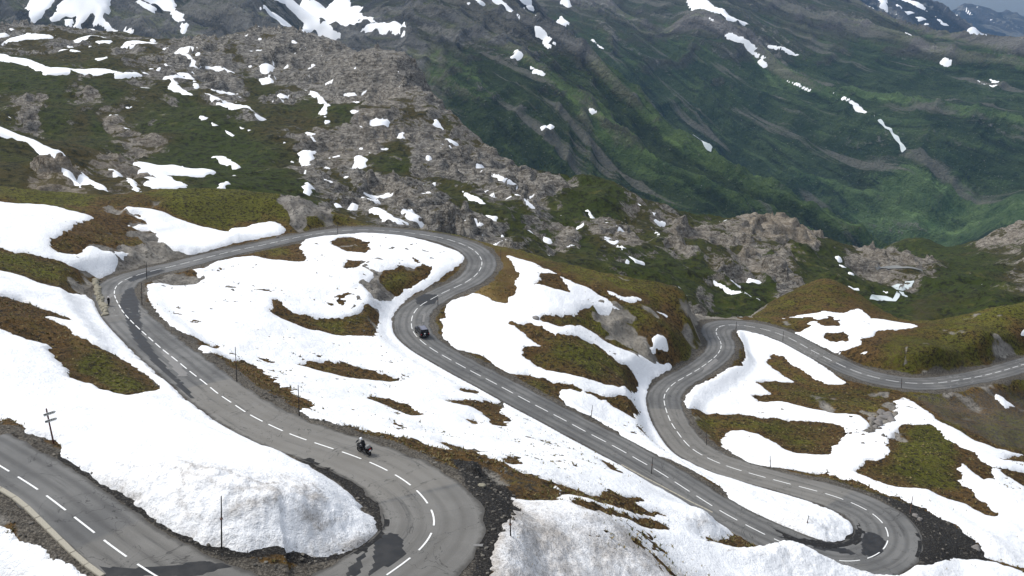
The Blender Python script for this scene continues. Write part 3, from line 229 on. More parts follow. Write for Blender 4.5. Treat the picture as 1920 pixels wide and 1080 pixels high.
SNOW0 = [('snow_field', 'white snow slope at the upper left below the mossy ridge, with a brown turf bite', 'snow field', [[-128.29,215.4],[-125.0,218.47],[-117.7,220.96],[-104.94,212.31],[-98.92,210.99],[-98.5,201.99],[-93.85,187.37],[-93.06,183.32],[-93.85,180.5],[-92.26,176.19],[-89.65,174.18],[-87.12,177.57],[-88.07,182.17],[-87.6,184.29],[-85.33,183.89],[-81.83,188.25],[-82.11,182.69],[-81.71,178.87],[-81.71,173.85],[-82.66,173.02],[-84.14,172.77],[-85.63,170.37],[-88.92,169.04],[-97.71,168.3],[-101.62,168.24]],[],0.5,0.7),('snow_field', 'tongue of white snow between the mossy hill and the far left bend', 'snow field', [[-98.02,223.92],[-92.69,229.21],[-88.05,228.89],[-83.0,226.91],[-76.35,226.86],[-72.19,226.37],[-73.09,229.56],[-69.27,230.61],[-68.88,232.75],[-65.33,236.86],[-62.7,237.62],[-59.64,234.65],[-59.39,231.11],[-64.06,222.79],[-68.25,214.49],[-70.72,206.15],[-72.85,200.42],[-75.84,199.85],[-78.71,200.39],[-82.43,207.12],[-86.69,212.9],[-90.92,214.25],[-92.49,212.0],[-89.48,217.62],[-89.5,220.44],[-93.15,221.32],[-92.28,223.49]],[],0.9,0.9),('snow_bank', 'huge dirty snow bank filling the inside of the nearest hairpin bend', 'snow bank', [[-91.91,151.08],[-88.51,151.34],[-84.19,151.56],[-80.63,150.26],[-77.47,150.93],[-78.7,160.38],[-74.37,154.43],[-69.82,146.36],[-63.92,136.94],[-57.63,127.22],[-51.11,117.67],[-45.58,109.56],[-43.53,107.22],[-40.22,102.31],[-37.09,98.3],[-33.69,94.19],[-29.26,89.37],[-25.23,85.03],[-20.45,80.2],[-17.63,77.36],[-15.71,74.69],[-14.17,72.02],[-13.06,70.16],[-12.48,68.28],[-11.67,67.96],[-11.05,66.46],[-10.98,64.86],[-11.39,63.35],[-12.41,61.94],[-13.93,60.67],[-15.78,59.99],[-19.46,59.08],[-21.51,59.36],[-22.93,59.61],[-24.52,60.47],[-26.54,61.65],[-29.14,63.88],[-32.15,66.13],[-35.27,68.34],[-37.58,70.11],[-38.92,71.25],[-39.94,73.41],[-41.04,73.95],[-43.56,74.58],[-45.14,76.41],[-48.2,80.21],[-49.48,80.68],[-51.89,81.28]],[[[-81.05,130.86],[-77.62,131.7],[-75.02,133.02],[-69.24,130.46],[-66.36,129.79],[-64.38,127.25],[-65.12,126.29],[-68.03,125.55],[-65.42,123.9],[-62.12,120.97],[-57.86,117.91],[-54.74,117.75],[-51.75,115.68],[-46.74,109.51],[-44.33,106.82],[-43.63,103.97],[-43.79,99.73],[-44.35,98.07],[-46.48,98.71],[-48.58,99.71],[-50.56,100.93],[-53.17,101.99],[-56.37,106.5],[-60.72,112.14],[-60.49,113.77],[-61.95,113.26],[-64.44,113.75],[-68.56,115.12],[-72.67,116.33]]],0.85,0.7),('snow_field', 'widest white snow field, from the left bend down to the dirty bank in the centre foreground', 'snow field', [[-71.1,170.27],[-70.05,173.66],[-65.68,176.02],[-63.99,177.38],[-65.69,183.21],[-67.47,185.71],[-65.82,188.91],[-65.15,194.08],[-62.71,198.91],[-59.62,202.01],[-56.19,201.4],[-47.87,200.61],[-48.84,206.66],[-51.46,212.74],[-52.47,221.33],[-52.47,229.26],[-48.9,230.01],[-44.97,233.47],[-38.82,239.0],[-31.78,240.03],[-25.63,236.23],[-18.56,231.05],[-14.16,227.25],[-12.16,223.02],[-12.0,219.68],[-13.86,212.92],[-16.67,205.33],[-19.58,199.87],[-22.43,195.5],[-24.45,189.11],[-25.28,183.64],[-24.86,178.46],[-22.45,171.95],[-19.45,166.77],[-15.52,162.01],[-11.91,158.0],[-8.44,153.96],[-5.05,150.97],[-0.28,145.56],[4.21,140.46],[8.4,135.02],[12.39,130.73],[16.12,126.24],[19.78,123.03],[22.73,119.95],[24.74,118.01],[27.61,115.65],[29.62,113.03],[33.1,110.19],[37.35,107.89],[41.67,106.27],[45.96,105.07],[49.13,104.14],[52.6,104.02],[55.44,104.98],[61.12,109.03],[65.59,110.35],[67.14,110.37],[73.72,109.16],[74.28,105.0],[16.2,69.91],[-1.89,55.66],[-1.58,58.73],[-1.37,62.33],[-1.16,64.88],[-0.97,66.71],[-0.32,68.19],[0.57,72.29],[0.5,75.98],[-0.67,79.09],[0.67,79.07],[3.8,79.25],[4.67,80.88],[4.86,82.43],[4.68,86.38],[4.77,88.12],[2.69,87.68],[0.75,88.58],[-2.18,91.09],[-5.13,91.24],[-7.76,94.71],[-10.43,95.31],[-13.51,95.56],[-16.82,97.18],[-18.58,90.69],[-22.44,93.23],[-24.12,95.35],[-25.0,104.21],[-25.26,106.57],[-29.01,110.91],[-32.04,114.52],[-35.22,119.79],[-38.01,126.91],[-40.63,127.11],[-41.69,121.81],[-43.39,120.28],[-44.96,122.48],[-45.44,124.09],[-45.56,133.53],[-49.97,131.84],[-53.84,135.71],[-58.29,142.97],[-63.5,152.43],[-68.64,163.02]],[[[-45.34,225.73],[-44.47,230.64],[-41.36,232.76],[-36.51,223.98],[-34.69,215.66],[-35.78,211.09],[-39.09,211.79],[-41.4,213.97],[-45.78,223.12]],[[-38.56,201.5],[-37.79,204.1],[-34.93,205.62],[-34.18,203.18],[-35.59,198.32],[-37.13,195.54]],[[-33.95,184.79],[-31.53,191.07],[-30.92,194.91],[-28.8,201.33],[-26.21,205.23],[-20.32,208.9],[-18.95,207.5],[-19.89,203.7],[-22.49,198.75],[-24.29,195.26],[-26.29,190.24],[-28.03,186.19],[-29.69,182.41],[-30.32,185.27],[-32.19,187.86]],[[-46.27,167.17],[-45.99,170.11],[-44.82,169.5],[-44.04,166.26],[-41.76,164.98],[-38.11,166.62],[-33.69,170.27],[-32.07,173.13],[-30.63,177.61],[-28.59,182.14],[-27.7,183.5],[-27.54,176.73],[-26.42,166.74],[-27.72,165.14],[-30.54,163.8],[-34.33,162.57],[-38.66,159.87],[-41.59,160.01],[-44.65,161.83],[-45.07,164.75]],[[-33.66,134.07],[-33.0,136.68],[-29.9,140.17],[-28.64,142.71],[-23.27,142.33],[-18.35,141.96],[-19.78,139.33],[-23.25,136.54],[-26.94,133.65],[-30.52,133.02]],[[-21.83,126.11],[-19.31,126.75],[-16.81,125.96],[-14.52,123.27],[-12.88,118.79],[-14.22,117.34],[-15.88,118.69],[-19.26,123.66]],[[-10.72,132.9],[-7.86,137.62],[-6.09,136.84],[-4.45,140.2],[-1.84,144.58],[-1.54,142.81],[-2.14,134.5],[-1.27,132.25],[-0.17,129.25],[-1.64,128.51],[-0.8,125.63],[-2.8,124.83],[-3.3,129.03],[-4.6,131.22],[-6.41,134.29],[-9.27,132.64]],[[-6.3,123.19],[-5.26,126.76],[-5.39,120.29]],[[-8.89,143.33],[-7.06,148.81],[-5.63,148.3],[-7.69,142.9]],[[12.72,117.62],[14.01,116.71],[14.31,111.13],[13.22,109.94]],[[-8.0,99.38],[-5.76,99.2],[-4.41,97.48],[-2.84,91.49],[-4.72,91.25],[-5.94,91.94]],[[-1.06,91.13],[0.62,95.3],[1.08,92.77],[0.0,90.47]],[[4.9,88.28],[6.48,87.74],[9.5,88.87],[11.84,92.66],[12.37,92.02],[15.35,95.44],[13.57,91.83],[14.77,91.62],[17.22,92.22],[15.11,89.75],[12.81,88.36],[10.26,86.66],[8.08,82.0],[4.86,82.43]],[[5.99,77.92],[6.54,79.67],[7.71,78.13],[10.3,82.27],[14.01,88.43],[17.06,88.77],[15.63,87.39],[11.98,82.37],[8.73,77.88],[6.84,76.98]],[[27.57,100.45],[30.73,108.85],[33.88,108.41],[36.43,107.19],[37.47,105.85],[35.55,105.33],[29.93,97.42],[26.31,92.76],[24.53,91.99],[22.13,91.09],[25.24,93.61]],[[39.16,105.11],[42.21,105.13],[44.14,104.17],[40.9,104.38]]],0.36,0.7),('snow_field', 'snow field right of the black car, running down to a bank inside the second hairpin', 'snow field', [[-1.77,225.15],[1.76,223.75],[5.36,220.66],[8.2,213.87],[11.45,208.62],[14.76,206.36],[18.5,205.49],[21.68,204.15],[24.84,201.64],[17.95,198.24],[15.64,195.17],[14.11,190.3],[9.12,184.4],[6.46,183.45],[5.91,180.32],[10.06,180.32],[14.74,187.4],[17.1,187.46],[20.9,186.36],[25.72,187.05],[29.11,188.16],[37.07,195.01],[35.89,192.27],[31.23,185.53],[29.54,182.02],[28.25,176.31],[27.38,171.06],[26.69,160.69],[27.13,155.01],[27.94,149.73],[29.66,143.38],[33.28,138.61],[36.67,134.09],[41.3,129.8],[45.25,124.66],[47.87,120.48],[48.77,117.12],[49.52,115.63],[48.18,113.09],[45.45,110.17],[41.77,108.1],[38.69,108.26],[36.99,109.92],[34.92,112.38],[33.05,114.8],[31.47,117.88],[30.8,121.86],[28.6,124.49],[26.29,126.66],[22.79,129.14],[19.54,131.8],[17.8,133.72],[17.18,135.95],[15.35,138.66],[13.76,140.85],[11.2,142.9],[9.48,144.69],[8.07,149.7],[8.72,153.14],[11.03,154.34],[14.36,154.2],[16.9,153.8],[19.42,152.51],[21.92,151.22],[25.25,163.71],[23.48,160.47],[17.72,155.2],[12.74,154.88],[10.51,155.41],[7.86,155.66],[2.97,157.34],[-0.29,156.16],[-2.69,158.7],[-5.45,164.22],[-7.22,164.91],[-10.67,165.92],[-13.9,171.87],[-14.33,177.81],[-15.12,181.15],[-13.89,182.74],[-14.72,186.63],[-13.31,191.62],[-8.77,195.89],[-6.35,195.37],[-4.38,192.68],[-1.17,190.57],[-0.83,194.2],[0.84,195.21],[0.61,200.78],[1.66,209.17],[0.4,216.66]],[[[-0.22,178.69],[3.33,179.05],[6.27,177.23],[8.69,174.68],[13.65,178.45],[17.72,181.06],[22.02,178.37],[25.71,179.96],[26.84,179.46],[26.09,175.39],[20.34,160.89],[14.72,158.83],[9.72,159.29],[4.75,161.12],[2.37,164.87],[1.78,168.13],[6.01,169.02],[2.91,173.48]],[[6.36,208.68],[9.3,209.13],[11.74,206.82],[13.13,200.12],[9.76,199.29],[5.26,200.18],[7.1,204.17]]],0.42,0.6),('snow_patch', 'thin snow streak on the brown ridge right of the upper hairpin', 'snow patch', [[21.95,207.17],[26.67,206.9],[32.95,212.89],[29.8,206.17],[26.38,204.25],[23.92,205.05]],[],0.3,0.8),('snow_patch', 'round snow patch beside the pale cliff on the central hill', 'snow patch', [[31.81,196.01],[33.87,198.27],[35.81,198.37],[36.02,196.91],[33.97,194.03],[31.58,192.21]],[],0.4,0.6),('snow_patch', 'small snow streak on the hill crest above the pale cliff', 'snow patch', [[34.66,208.15],[36.4,210.73],[39.61,212.25],[37.93,210.14]],[],0.3,0.8),('snow_field', 'ragged snow field beyond the upper right road with brown islands', 'snow field', [[75.97,244.28],[84.17,253.86],[92.21,254.73],[97.18,254.0],[103.65,258.75],[105.26,255.74],[104.07,250.11],[110.3,253.69],[115.94,254.14],[113.67,239.75],[104.51,233.9],[97.39,230.71],[96.11,226.34],[90.1,221.57],[90.09,218.92],[86.85,217.36],[83.45,219.02],[83.5,216.3],[80.94,220.93],[77.96,226.5],[73.65,232.68],[77.61,231.46],[81.41,234.66],[80.39,237.42],[85.57,238.47],[86.68,250.49]],[[[86.19,243.22],[92.28,248.89],[88.79,233.03],[85.05,232.59],[83.7,235.09]],[[82.01,228.83],[88.84,227.0],[87.03,222.62],[83.82,222.36],[82.72,225.34]]],0.35,0.8),('snow_patch', 'tiny snow patch on brown turf just below the ragged snow field', 'snow patch', [[87.67,215.46],[90.13,215.39],[88.44,213.49]],[],0.3,0.6),('snow_patch', 'small white snow patch cut by the right edge on the green hill', 'snow patch', [[138.88,235.48],[142.41,237.72],[143.11,236.75],[139.4,234.73]],[],0.5,0.6),('snow_patch', 'triangular snow patch on the dark gravel slope below the right road', 'snow patch', [[115.16,200.7],[117.29,201.05],[119.35,198.71],[114.9,195.13],[114.1,196.64]],[],0.4,0.6),('snow_field', 'dirty snow strip in the bottom left corner below the kerb', 'snow field', [[-42.15,62.69],[-38.66,60.78],[-34.96,58.71],[-32.5,57.05],[-29.88,55.28],[-28.02,53.69],[-39.0,56.21]],[],0.6,0.8),('snow_field', 'branching snow field on the right slope around a green turf mound', 'snow field', [[46.09,136.43],[43.21,136.66],[39.96,139.19],[38.48,142.72],[37.44,147.8],[39.17,155.4],[42.02,160.98],[44.62,161.83],[47.51,159.8],[48.26,157.35],[49.32,155.39],[50.46,152.43],[51.73,150.19],[53.14,149.49],[57.6,149.2],[59.09,153.44],[61.76,157.24],[64.32,160.63],[66.26,164.82],[65.83,167.79],[61.75,169.39],[53.16,170.9],[45.95,171.54],[42.06,170.38],[38.33,170.47],[34.72,166.76],[35.02,171.24],[36.98,176.93],[40.02,182.57],[43.53,186.54],[50.17,196.25],[54.32,201.29],[56.97,207.78],[60.0,222.39],[59.19,225.74],[60.77,231.62],[63.19,233.21],[66.9,229.07],[72.15,222.55],[75.31,214.82],[77.97,205.48],[79.63,200.23],[79.98,198.73],[75.18,199.35],[73.62,201.11],[70.41,210.29],[68.93,217.18],[66.46,220.09],[66.17,216.98],[63.59,213.49],[65.45,205.04],[66.98,199.07],[59.93,197.92],[56.45,194.42],[57.99,188.01],[57.62,186.65],[52.98,185.72],[53.74,182.75],[58.69,183.75],[63.09,179.26],[67.5,175.58],[72.57,174.14],[73.26,171.04],[71.17,165.67],[75.45,169.09],[78.53,173.1],[80.46,175.05],[85.82,189.01],[89.88,193.36],[91.31,190.93],[89.25,177.81],[88.5,172.34],[90.93,169.42],[92.63,165.47],[95.94,164.72],[105.21,169.53],[98.16,161.93],[93.41,156.77],[100.01,160.7],[111.04,167.64],[107.53,161.84],[95.23,152.48],[91.95,150.98],[88.75,150.18],[89.07,147.95],[90.97,145.03],[95.43,140.82],[76.9,110.58],[74.13,109.84],[67.33,110.71],[65.85,110.84],[66.57,113.75],[66.38,119.23],[64.87,120.67],[62.24,125.7],[59.12,128.28],[56.85,133.37],[52.35,137.02]],[[[58.62,140.2],[63.53,147.05],[66.49,147.29],[68.82,149.93],[73.56,161.58],[75.72,164.53],[79.49,169.4],[85.22,170.05],[85.95,167.55],[85.31,162.26],[87.87,156.23],[87.3,150.67],[85.24,144.71],[82.46,143.29],[81.85,145.92],[81.26,148.71],[79.12,145.85],[78.73,143.04],[77.11,141.05],[77.67,137.94],[77.93,134.31],[78.11,129.56],[76.15,130.14],[74.42,132.68],[71.15,133.44],[68.61,135.0],[63.0,133.89],[60.15,135.64]]],0.38,0.6),('snow_patch', 'small snow strip on the valley side of the far right-hand bend', 'snow patch', [[61.8,244.18],[65.27,248.82],[66.53,246.37],[63.36,244.18]],[],0.3,0.6)]
BUMP = [[-32.88,67.69,5,0.5],[-28.86,65.16,5,0.8],[-25.52,63.53,5,0.85],[-22.24,62.37,5,0.8],[-18.79,61.7,4.5,0.75],[-16.21,62.7,4.5,0.65],[-14.03,64.13,4,0.6],[1.36,68.13,5,0.4],[38.94,113.24,5,1.2],[43.87,113.08,4,1.4],[36.97,119.57,5,0.9],[33.92,123.31,5,0.6],[23.53,95.93,4.5,0.7],[25.2,94.74,5,1.3],[27.37,94.36,5.0,1.4],[30.16,95.96,5.0,1.6],[32.6,96.33,5.0,1.8],[34.82,95.99,5.0,2.0],[39.46,101.06,5.0,2.0],[41.84,100.03,5.0,1.8],[44.53,99.08,5.0,1.4],[48.09,98.75,5.0,1.0],[12.34,149.28,5,0.5],[-76.26,200.08,5,0.5],[-67.55,219.66,5,0.5],[-11.16,180.16,5,0.6],[52.9,200.86,4,0.4],[37.58,174.11,5,0.6],[68.76,117.47,6,0.8],[-64.12,163.09,5,0.4]]
S12 = [[[-561.2,1001.3],[-540.7,995.1],[-548.7,1032.2],[-536.1,1020.9],[-532.9,992.9],[-526.6,967.1],[-536.4,955.0]],[[-512.9,943.2],[-517.5,967.4],[-516.5,1001.8],[-482.4,989.6],[-478.9,973.7],[-498.7,965.7],[-506.7,949.2]],[[-458.4,982.4],[-454.5,998.5],[-449.7,1043.5],[-438.6,974.1]],[[-433.5,978.7],[-423.1,994.1],[-415.2,961.8]],[[-381.1,909.3],[-397.5,962.9],[-385.0,973.1],[-347.0,921.5],[-368.1,916.2],[-376.3,910.0]],[[-409.2,1056.4],[-371.9,981.1],[-370.0,961.3]],[[-438.1,903.0],[-432.3,907.7],[-405.3,882.0],[-405.4,870.8]],[[-501.7,890.2],[-488.1,892.6],[-434.9,811.3],[-412.2,802.4],[-381.0,768.0],[-364.1,769.3],[-339.1,779.4],[-324.0,771.5],[-307.2,792.0],[-303.2,793.8],[-319.6,762.8],[-325.7,759.8],[-328.4,764.0],[-356.3,752.1],[-369.2,731.5],[-379.1,749.6],[-407.7,783.7],[-421.3,784.6],[-432.4,788.7],[-453.4,802.2]],[[-305.9,794.9],[-315.8,850.4],[-307.1,813.0]],[[-360.7,802.9],[-377.6,871.1],[-344.5,801.6],[-352.0,797.7]],[[-320.2,875.1],[-323.8,913.3],[-312.6,916.2],[-301.4,889.8],[-308.9,888.9],[-298.8,872.7],[-284.3,852.8],[-290.2,842.7],[-295.9,863.3],[-306.5,877.1]],[[-283.3,857.5],[-272.6,862.2],[-253.6,851.1],[-253.1,837.8],[-275.5,859.9]],[[-297.0,790.6],[-291.2,793.3],[-292.0,812.7],[-285.1,819.9],[-277.3,809.9],[-259.1,769.5],[-262.4,766.0],[-269.1,780.7],[-286.5,809.7],[-283.3,779.7],[-272.8,761.5],[-254.2,734.6],[-247.0,718.9],[-268.7,743.8],[-280.2,749.3],[-280.0,761.1]],[[-253.0,753.0],[-239.1,740.2],[-219.4,729.5],[-199.5,699.3],[-183.5,658.9],[-174.3,651.9],[-180.5,643.9],[-188.9,656.2],[-197.0,657.7],[-229.9,713.9]],[[-218.8,641.2],[-208.7,632.5],[-212.7,631.1]],[[-204.8,625.3],[-197.9,617.9],[-200.7,615.4]],[[-191.9,612.8],[-179.9,600.2],[-185.0,601.0]],[[-187.7,626.0],[-171.5,612.5],[-177.0,613.3]],[[-238.3,877.2],[-233.2,887.4],[-227.6,883.7],[-226.6,865.3],[-218.3,855.2],[-217.4,834.8],[-230.4,848.3],[-224.5,851.2]],[[-198.1,768.0],[-199.4,791.7],[-192.3,789.7],[-188.5,753.4]],[[-185.0,817.8],[-164.1,790.4],[-142.3,723.3],[-136.8,673.4],[-131.0,656.6],[-132.2,653.0],[-144.3,687.1],[-146.6,717.3],[-161.2,768.6]],[[-140.8,623.7],[-132.2,615.4],[-128.7,586.7]],[[-134.2,571.5],[-126.7,583.6],[-123.8,558.4],[-111.4,499.4],[-114.9,502.0],[-131.0,561.0]],[[-182.5,552.7],[-173.7,547.1],[-157.8,525.0],[-159.0,521.4],[-174.1,537.7]],[[-178.9,426.6],[-201.4,508.1],[-172.0,442.0],[-187.7,513.7],[-141.8,434.2],[-142.3,417.0],[-157.7,410.5],[-152.3,406.6],[-122.8,339.3],[-130.5,326.8],[-137.5,338.0],[-167.0,404.0]],[[-334.8,581.5],[-222.1,397.2],[-212.7,393.0],[-197.2,383.8],[-190.1,384.2],[-161.9,330.2],[-162.3,339.6],[-152.9,329.7],[-139.6,311.2],[-144.9,313.1],[-159.0,331.2],[-163.9,329.0],[-198.4,379.2],[-207.1,382.1],[-213.7,381.2],[-220.4,381.9]],[[-163.8,328.3],[-160.5,328.8],[-150.1,313.5],[-154.8,319.6],[-161.6,326.9]],[[-175.1,390.9],[-169.4,391.1],[-132.1,318.6],[-136.0,321.5],[-170.1,385.3]],[[-112.2,340.3],[-114.6,353.4],[-113.9,362.2],[-109.8,342.4]],[[-88.1,373.7],[-102.9,445.7],[-97.2,440.4],[-93.7,414.5]],[[-146.6,794.8],[-134.2,795.0],[-123.7,741.6],[-141.9,793.4]],[[-135.4,750.0],[-115.1,719.5],[-123.8,738.5]],[[-123.6,688.4],[-106.2,675.5],[-118.8,682.9]],[[-102.5,665.4],[-98.5,669.9],[-91.1,673.0],[-89.7,641.9]],[[-77.8,668.0],[-75.2,634.4],[-76.2,612.1],[-79.4,642.2]],[[-60.9,679.1],[-57.8,695.7],[-49.1,679.6]],[[-54.8,633.2],[-45.7,650.6],[-48.9,668.8],[-39.3,671.8],[-42.5,647.7]],[[-96.6,547.8],[-98.1,575.9],[-88.4,554.6],[-88.3,528.9]],[[-55.3,584.1],[-52.7,586.9],[-53.0,576.9]],[[-27.7,611.5],[-19.3,619.0],[-12.4,582.2],[-18.0,576.4],[-24.0,608.3]],[[-13.0,581.2],[-6.7,568.5],[3.0,565.1],[-6.6,559.6]],[[-76.3,451.5],[-70.1,467.5],[-66.6,424.8]],[[-77.0,468.2],[-68.0,472.4],[-71.7,468.9]],[[-75.2,377.3],[-76.9,430.4],[-75.2,429.9],[-71.8,375.9]],[[-66.4,418.2],[-60.4,416.3],[-48.9,371.4],[-45.3,383.7],[-38.5,352.4],[-44.0,360.8],[-46.7,348.9],[-54.8,366.5]],[[-51.0,395.5],[-47.6,425.9],[-38.7,388.6],[-43.1,384.5]],[[-45.1,480.6],[-34.9,444.1],[-38.2,442.1]],[[-40.2,440.4],[-35.0,431.1],[-37.9,429.5]],[[-27.3,494.7],[-18.2,486.2],[-13.8,473.8],[-20.0,478.7]],[[-22.0,413.4],[-16.6,412.3],[-18.7,391.0]],[[-12.6,459.2],[-8.5,457.4],[-9.6,410.2]],[[-7.2,413.6],[-4.0,414.9],[-4.9,411.4]],[[0.6,510.4],[9.3,518.4],[14.4,492.8],[7.3,489.7]],[[5.9,443.8],[8.8,446.3],[11.5,444.5],[8.4,409.5]],[[15.0,443.6],[21.0,439.9],[18.5,438.0],[15.9,440.0]],[[13.4,477.4],[19.5,479.5],[16.6,476.3]],[[46.3,549.2],[50.0,509.3],[49.2,540.1]],[[51.1,514.5],[56.5,512.9],[52.9,509.9]],[[52.3,507.5],[64.9,504.9],[59.8,502.5]],[[58.5,501.6],[62.5,474.3],[59.4,473.9]],[[54.7,459.4],[57.3,438.3],[53.4,434.7]],[[50.6,436.0],[55.1,427.2],[64.0,431.6],[59.2,420.3]],[[53.1,421.4],[56.6,416.3],[54.0,415.8]],[[81.7,580.6],[88.5,579.2],[84.6,575.6]],[[88.1,575.8],[95.1,582.5],[92.4,573.5]],[[88.3,569.6],[99.6,576.6],[93.1,570.9]],[[85.9,547.9],[84.7,500.8],[81.9,500.0]],[[65.5,385.5],[64.1,357.6],[70.6,358.1],[66.2,354.4],[62.5,357.7]],[[-4.4,406.8],[-0.2,369.1],[-2.2,370.6]],[[96.1,423.8],[103.2,418.6],[109.5,405.6],[120.0,420.1],[105.9,411.3],[100.3,420.5]],[[115.9,434.7],[122.9,450.2],[127.5,448.8],[117.7,433.4]],[[103.2,425.2],[113.1,431.0],[105.6,419.1]],[[241.5,659.6],[247.3,664.6],[247.8,659.5],[243.4,655.2]],[[228.6,618.1],[234.7,612.4],[227.2,604.2]],[[231.2,601.5],[239.7,611.6],[227.4,585.3]],[[196.4,508.8],[204.4,513.0],[201.4,508.8]],[[219.4,517.6],[222.7,512.4],[220.6,511.7]],[[158.4,451.6],[160.8,444.6],[158.0,444.5]],[[341.0,644.8],[349.7,636.0],[353.1,627.3],[346.7,637.0]]]
SMA = [[[-1239.0,2421.3],[-1254.7,2477.6],[-1258.8,2529.8],[-1202.8,2489.0],[-1182.7,2439.8],[-1198.8,2378.7],[-1212.4,2380.2]],[[-1161.9,2435.3],[-1137.7,2435.3],[-1106.5,2473.8],[-1084.7,2562.8],[-1016.6,2385.3],[-1024.0,2358.3],[-994.5,2330.5],[-921.7,2262.3],[-905.4,2242.3],[-976.2,2314.6],[-1034.8,2349.0],[-1044.0,2369.3],[-1066.8,2383.5],[-1075.4,2367.3],[-1074.5,2345.1],[-1064.1,2339.6],[-1088.5,2331.8],[-1085.0,2357.2],[-1089.6,2380.4],[-1118.4,2391.5],[-1153.9,2378.6],[-1164.8,2373.1],[-1143.7,2404.1],[-1163.8,2421.3]],[[-1123.1,2375.9],[-1104.4,2373.5],[-1099.7,2350.9],[-1115.1,2358.5]],[[-1054.6,2344.4],[-1033.0,2332.4],[-1050.5,2334.9]],[[-1029.7,2605.0],[-960.0,2695.6],[-879.4,2481.3],[-859.2,2459.4],[-759.6,2214.0],[-766.6,2193.8],[-787.7,2240.6],[-918.4,2550.7],[-940.9,2496.2],[-936.4,2403.1],[-1003.6,2531.0]],[[-669.2,2660.0],[-646.5,2590.6],[-624.4,2617.6],[-604.5,2608.0],[-579.0,2599.4],[-562.3,2584.2],[-572.8,2528.8],[-516.0,2186.5],[-515.9,2244.7],[-562.5,2547.0],[-546.5,2575.0],[-523.7,2568.6],[-491.7,2550.8],[-484.5,2553.8],[-461.6,2552.1],[-384.9,2521.1],[-315.8,2458.8],[-270.7,2388.7],[-297.8,2571.3],[-326.4,2478.6],[-375.0,2626.4],[-422.2,2675.1],[-468.2,2869.6],[-433.2,2855.3],[-495.1,2907.8],[-514.0,2985.0],[-529.1,3052.7]],[[-638.4,2416.3],[-630.8,2517.7],[-580.0,2530.7],[-563.4,2399.2],[-602.4,2426.9]],[[-56.1,2632.9],[-29.5,2635.7],[0.0,2605.8],[20.1,2544.7],[-14.6,2592.7]],[[23.4,2785.9],[52.5,2841.1],[63.0,2804.4]],[[37.4,2774.1],[74.1,2630.6],[105.4,2522.5],[81.4,2532.0]],[[59.7,2516.1],[85.1,2504.6],[110.6,2463.9],[89.1,2491.7]],[[86.2,2488.9],[103.2,2452.7],[92.6,2467.2]],[[-1.3,2311.8],[9.4,2351.8],[25.2,2326.0],[13.2,2318.0]],[[46.8,2274.1],[87.2,2235.1],[61.8,2246.5]],[[-127.9,2590.5],[-106.0,2586.5],[-118.9,2580.9]],[[-98.0,2608.8],[-77.5,2603.6],[-91.6,2589.5]],[[180.7,2151.4],[196.4,2144.8],[186.6,2145.7]],[[-615.5,2281.1],[-566.5,2126.4],[-572.1,2130.8]],[[-583.9,2268.6],[-551.4,2195.1],[-560.3,2198.0]],[[46.9,2782.4],[62.9,2799.4],[67.6,2793.7]],[[84.3,2069.4],[90.3,2066.2],[86.0,2050.2]],[[68.3,2057.8],[74.5,2064.1],[71.3,2037.5]]]
SMB = [[[156.1,3458.5],[186.4,3556.9],[214.2,3446.4],[180.3,3428.5]],[[189.5,3752.0],[277.5,3961.4],[223.9,3722.7]],[[220.4,3347.4],[251.9,3335.7],[236.7,3332.6]],[[288.9,3371.9],[322.1,3310.9],[303.5,3337.1]],[[193.1,3411.9],[229.0,3365.6],[210.1,3368.4]],[[735.4,4066.0],[797.2,4029.8],[818.8,3834.4],[851.8,3714.5],[936.1,3689.9],[829.7,3649.7],[814.6,3739.2],[723.7,3643.0]],[[744.5,3610.7],[791.2,3553.3],[762.4,3572.5]],[[802.7,3535.5],[868.9,3506.3],[925.0,3474.9],[879.3,3490.9],[836.6,3510.1]],[[884.7,3487.1],[943.1,3438.5],[916.9,3459.2]],[[977.5,3590.6],[1050.0,3598.0],[1091.5,3566.3],[1024.9,3565.5]],[[1144.0,3190.8],[1179.9,3151.8],[1212.8,3066.5],[1188.6,3115.4]],[[1107.4,3239.9],[1125.8,3210.8],[1113.8,3221.7]],[[1688.8,3372.3],[1729.2,3273.7],[1712.8,3307.9]],[[1735.5,3365.7],[1746.0,3332.1],[1734.0,3337.8]],[[1603.8,3844.5],[1623.0,3798.6],[1551.4,3673.9]],[[988.1,3321.0],[1048.4,3249.9],[1018.6,3278.3]],[[912.7,3444.1],[931.0,3421.2],[920.8,3426.5]],[[1626.8,3531.9],[1647.2,3508.1],[1633.2,3516.2]]]
SMD = [[[2507.7,6765.5],[2583.0,6765.2],[2535.7,6752.6]],[[2684.5,6966.0],[2779.3,7084.9],[2677.6,6768.1],[2637.0,6801.6]],[[2731.2,6744.8],[2863.1,6811.8],[2928.3,6805.4],[2848.7,6791.5]],[[2785.0,6888.4],[2816.4,6866.3],[2760.6,6782.0]],[[2879.1,6764.6],[2960.3,6772.7],[2899.2,6742.8]],[[3057.0,6822.2],[3136.8,6759.6],[3076.0,6765.6]],[[3239.9,6715.1],[3598.9,7044.7],[3311.2,6676.2]],[[3405.9,6660.8],[3671.9,6968.6],[3523.6,6768.4]],[[2895.1,7074.7],[2980.7,6987.8],[3014.9,6888.3],[2943.7,6911.7]],[[2754.6,6686.3],[2831.1,6668.9],[2782.8,6657.3]],[[2925.8,6730.9],[2982.2,6725.5],[2943.3,6704.0]],[[2826.1,6617.3],[2939.7,6659.6],[2853.8,6589.6]]]
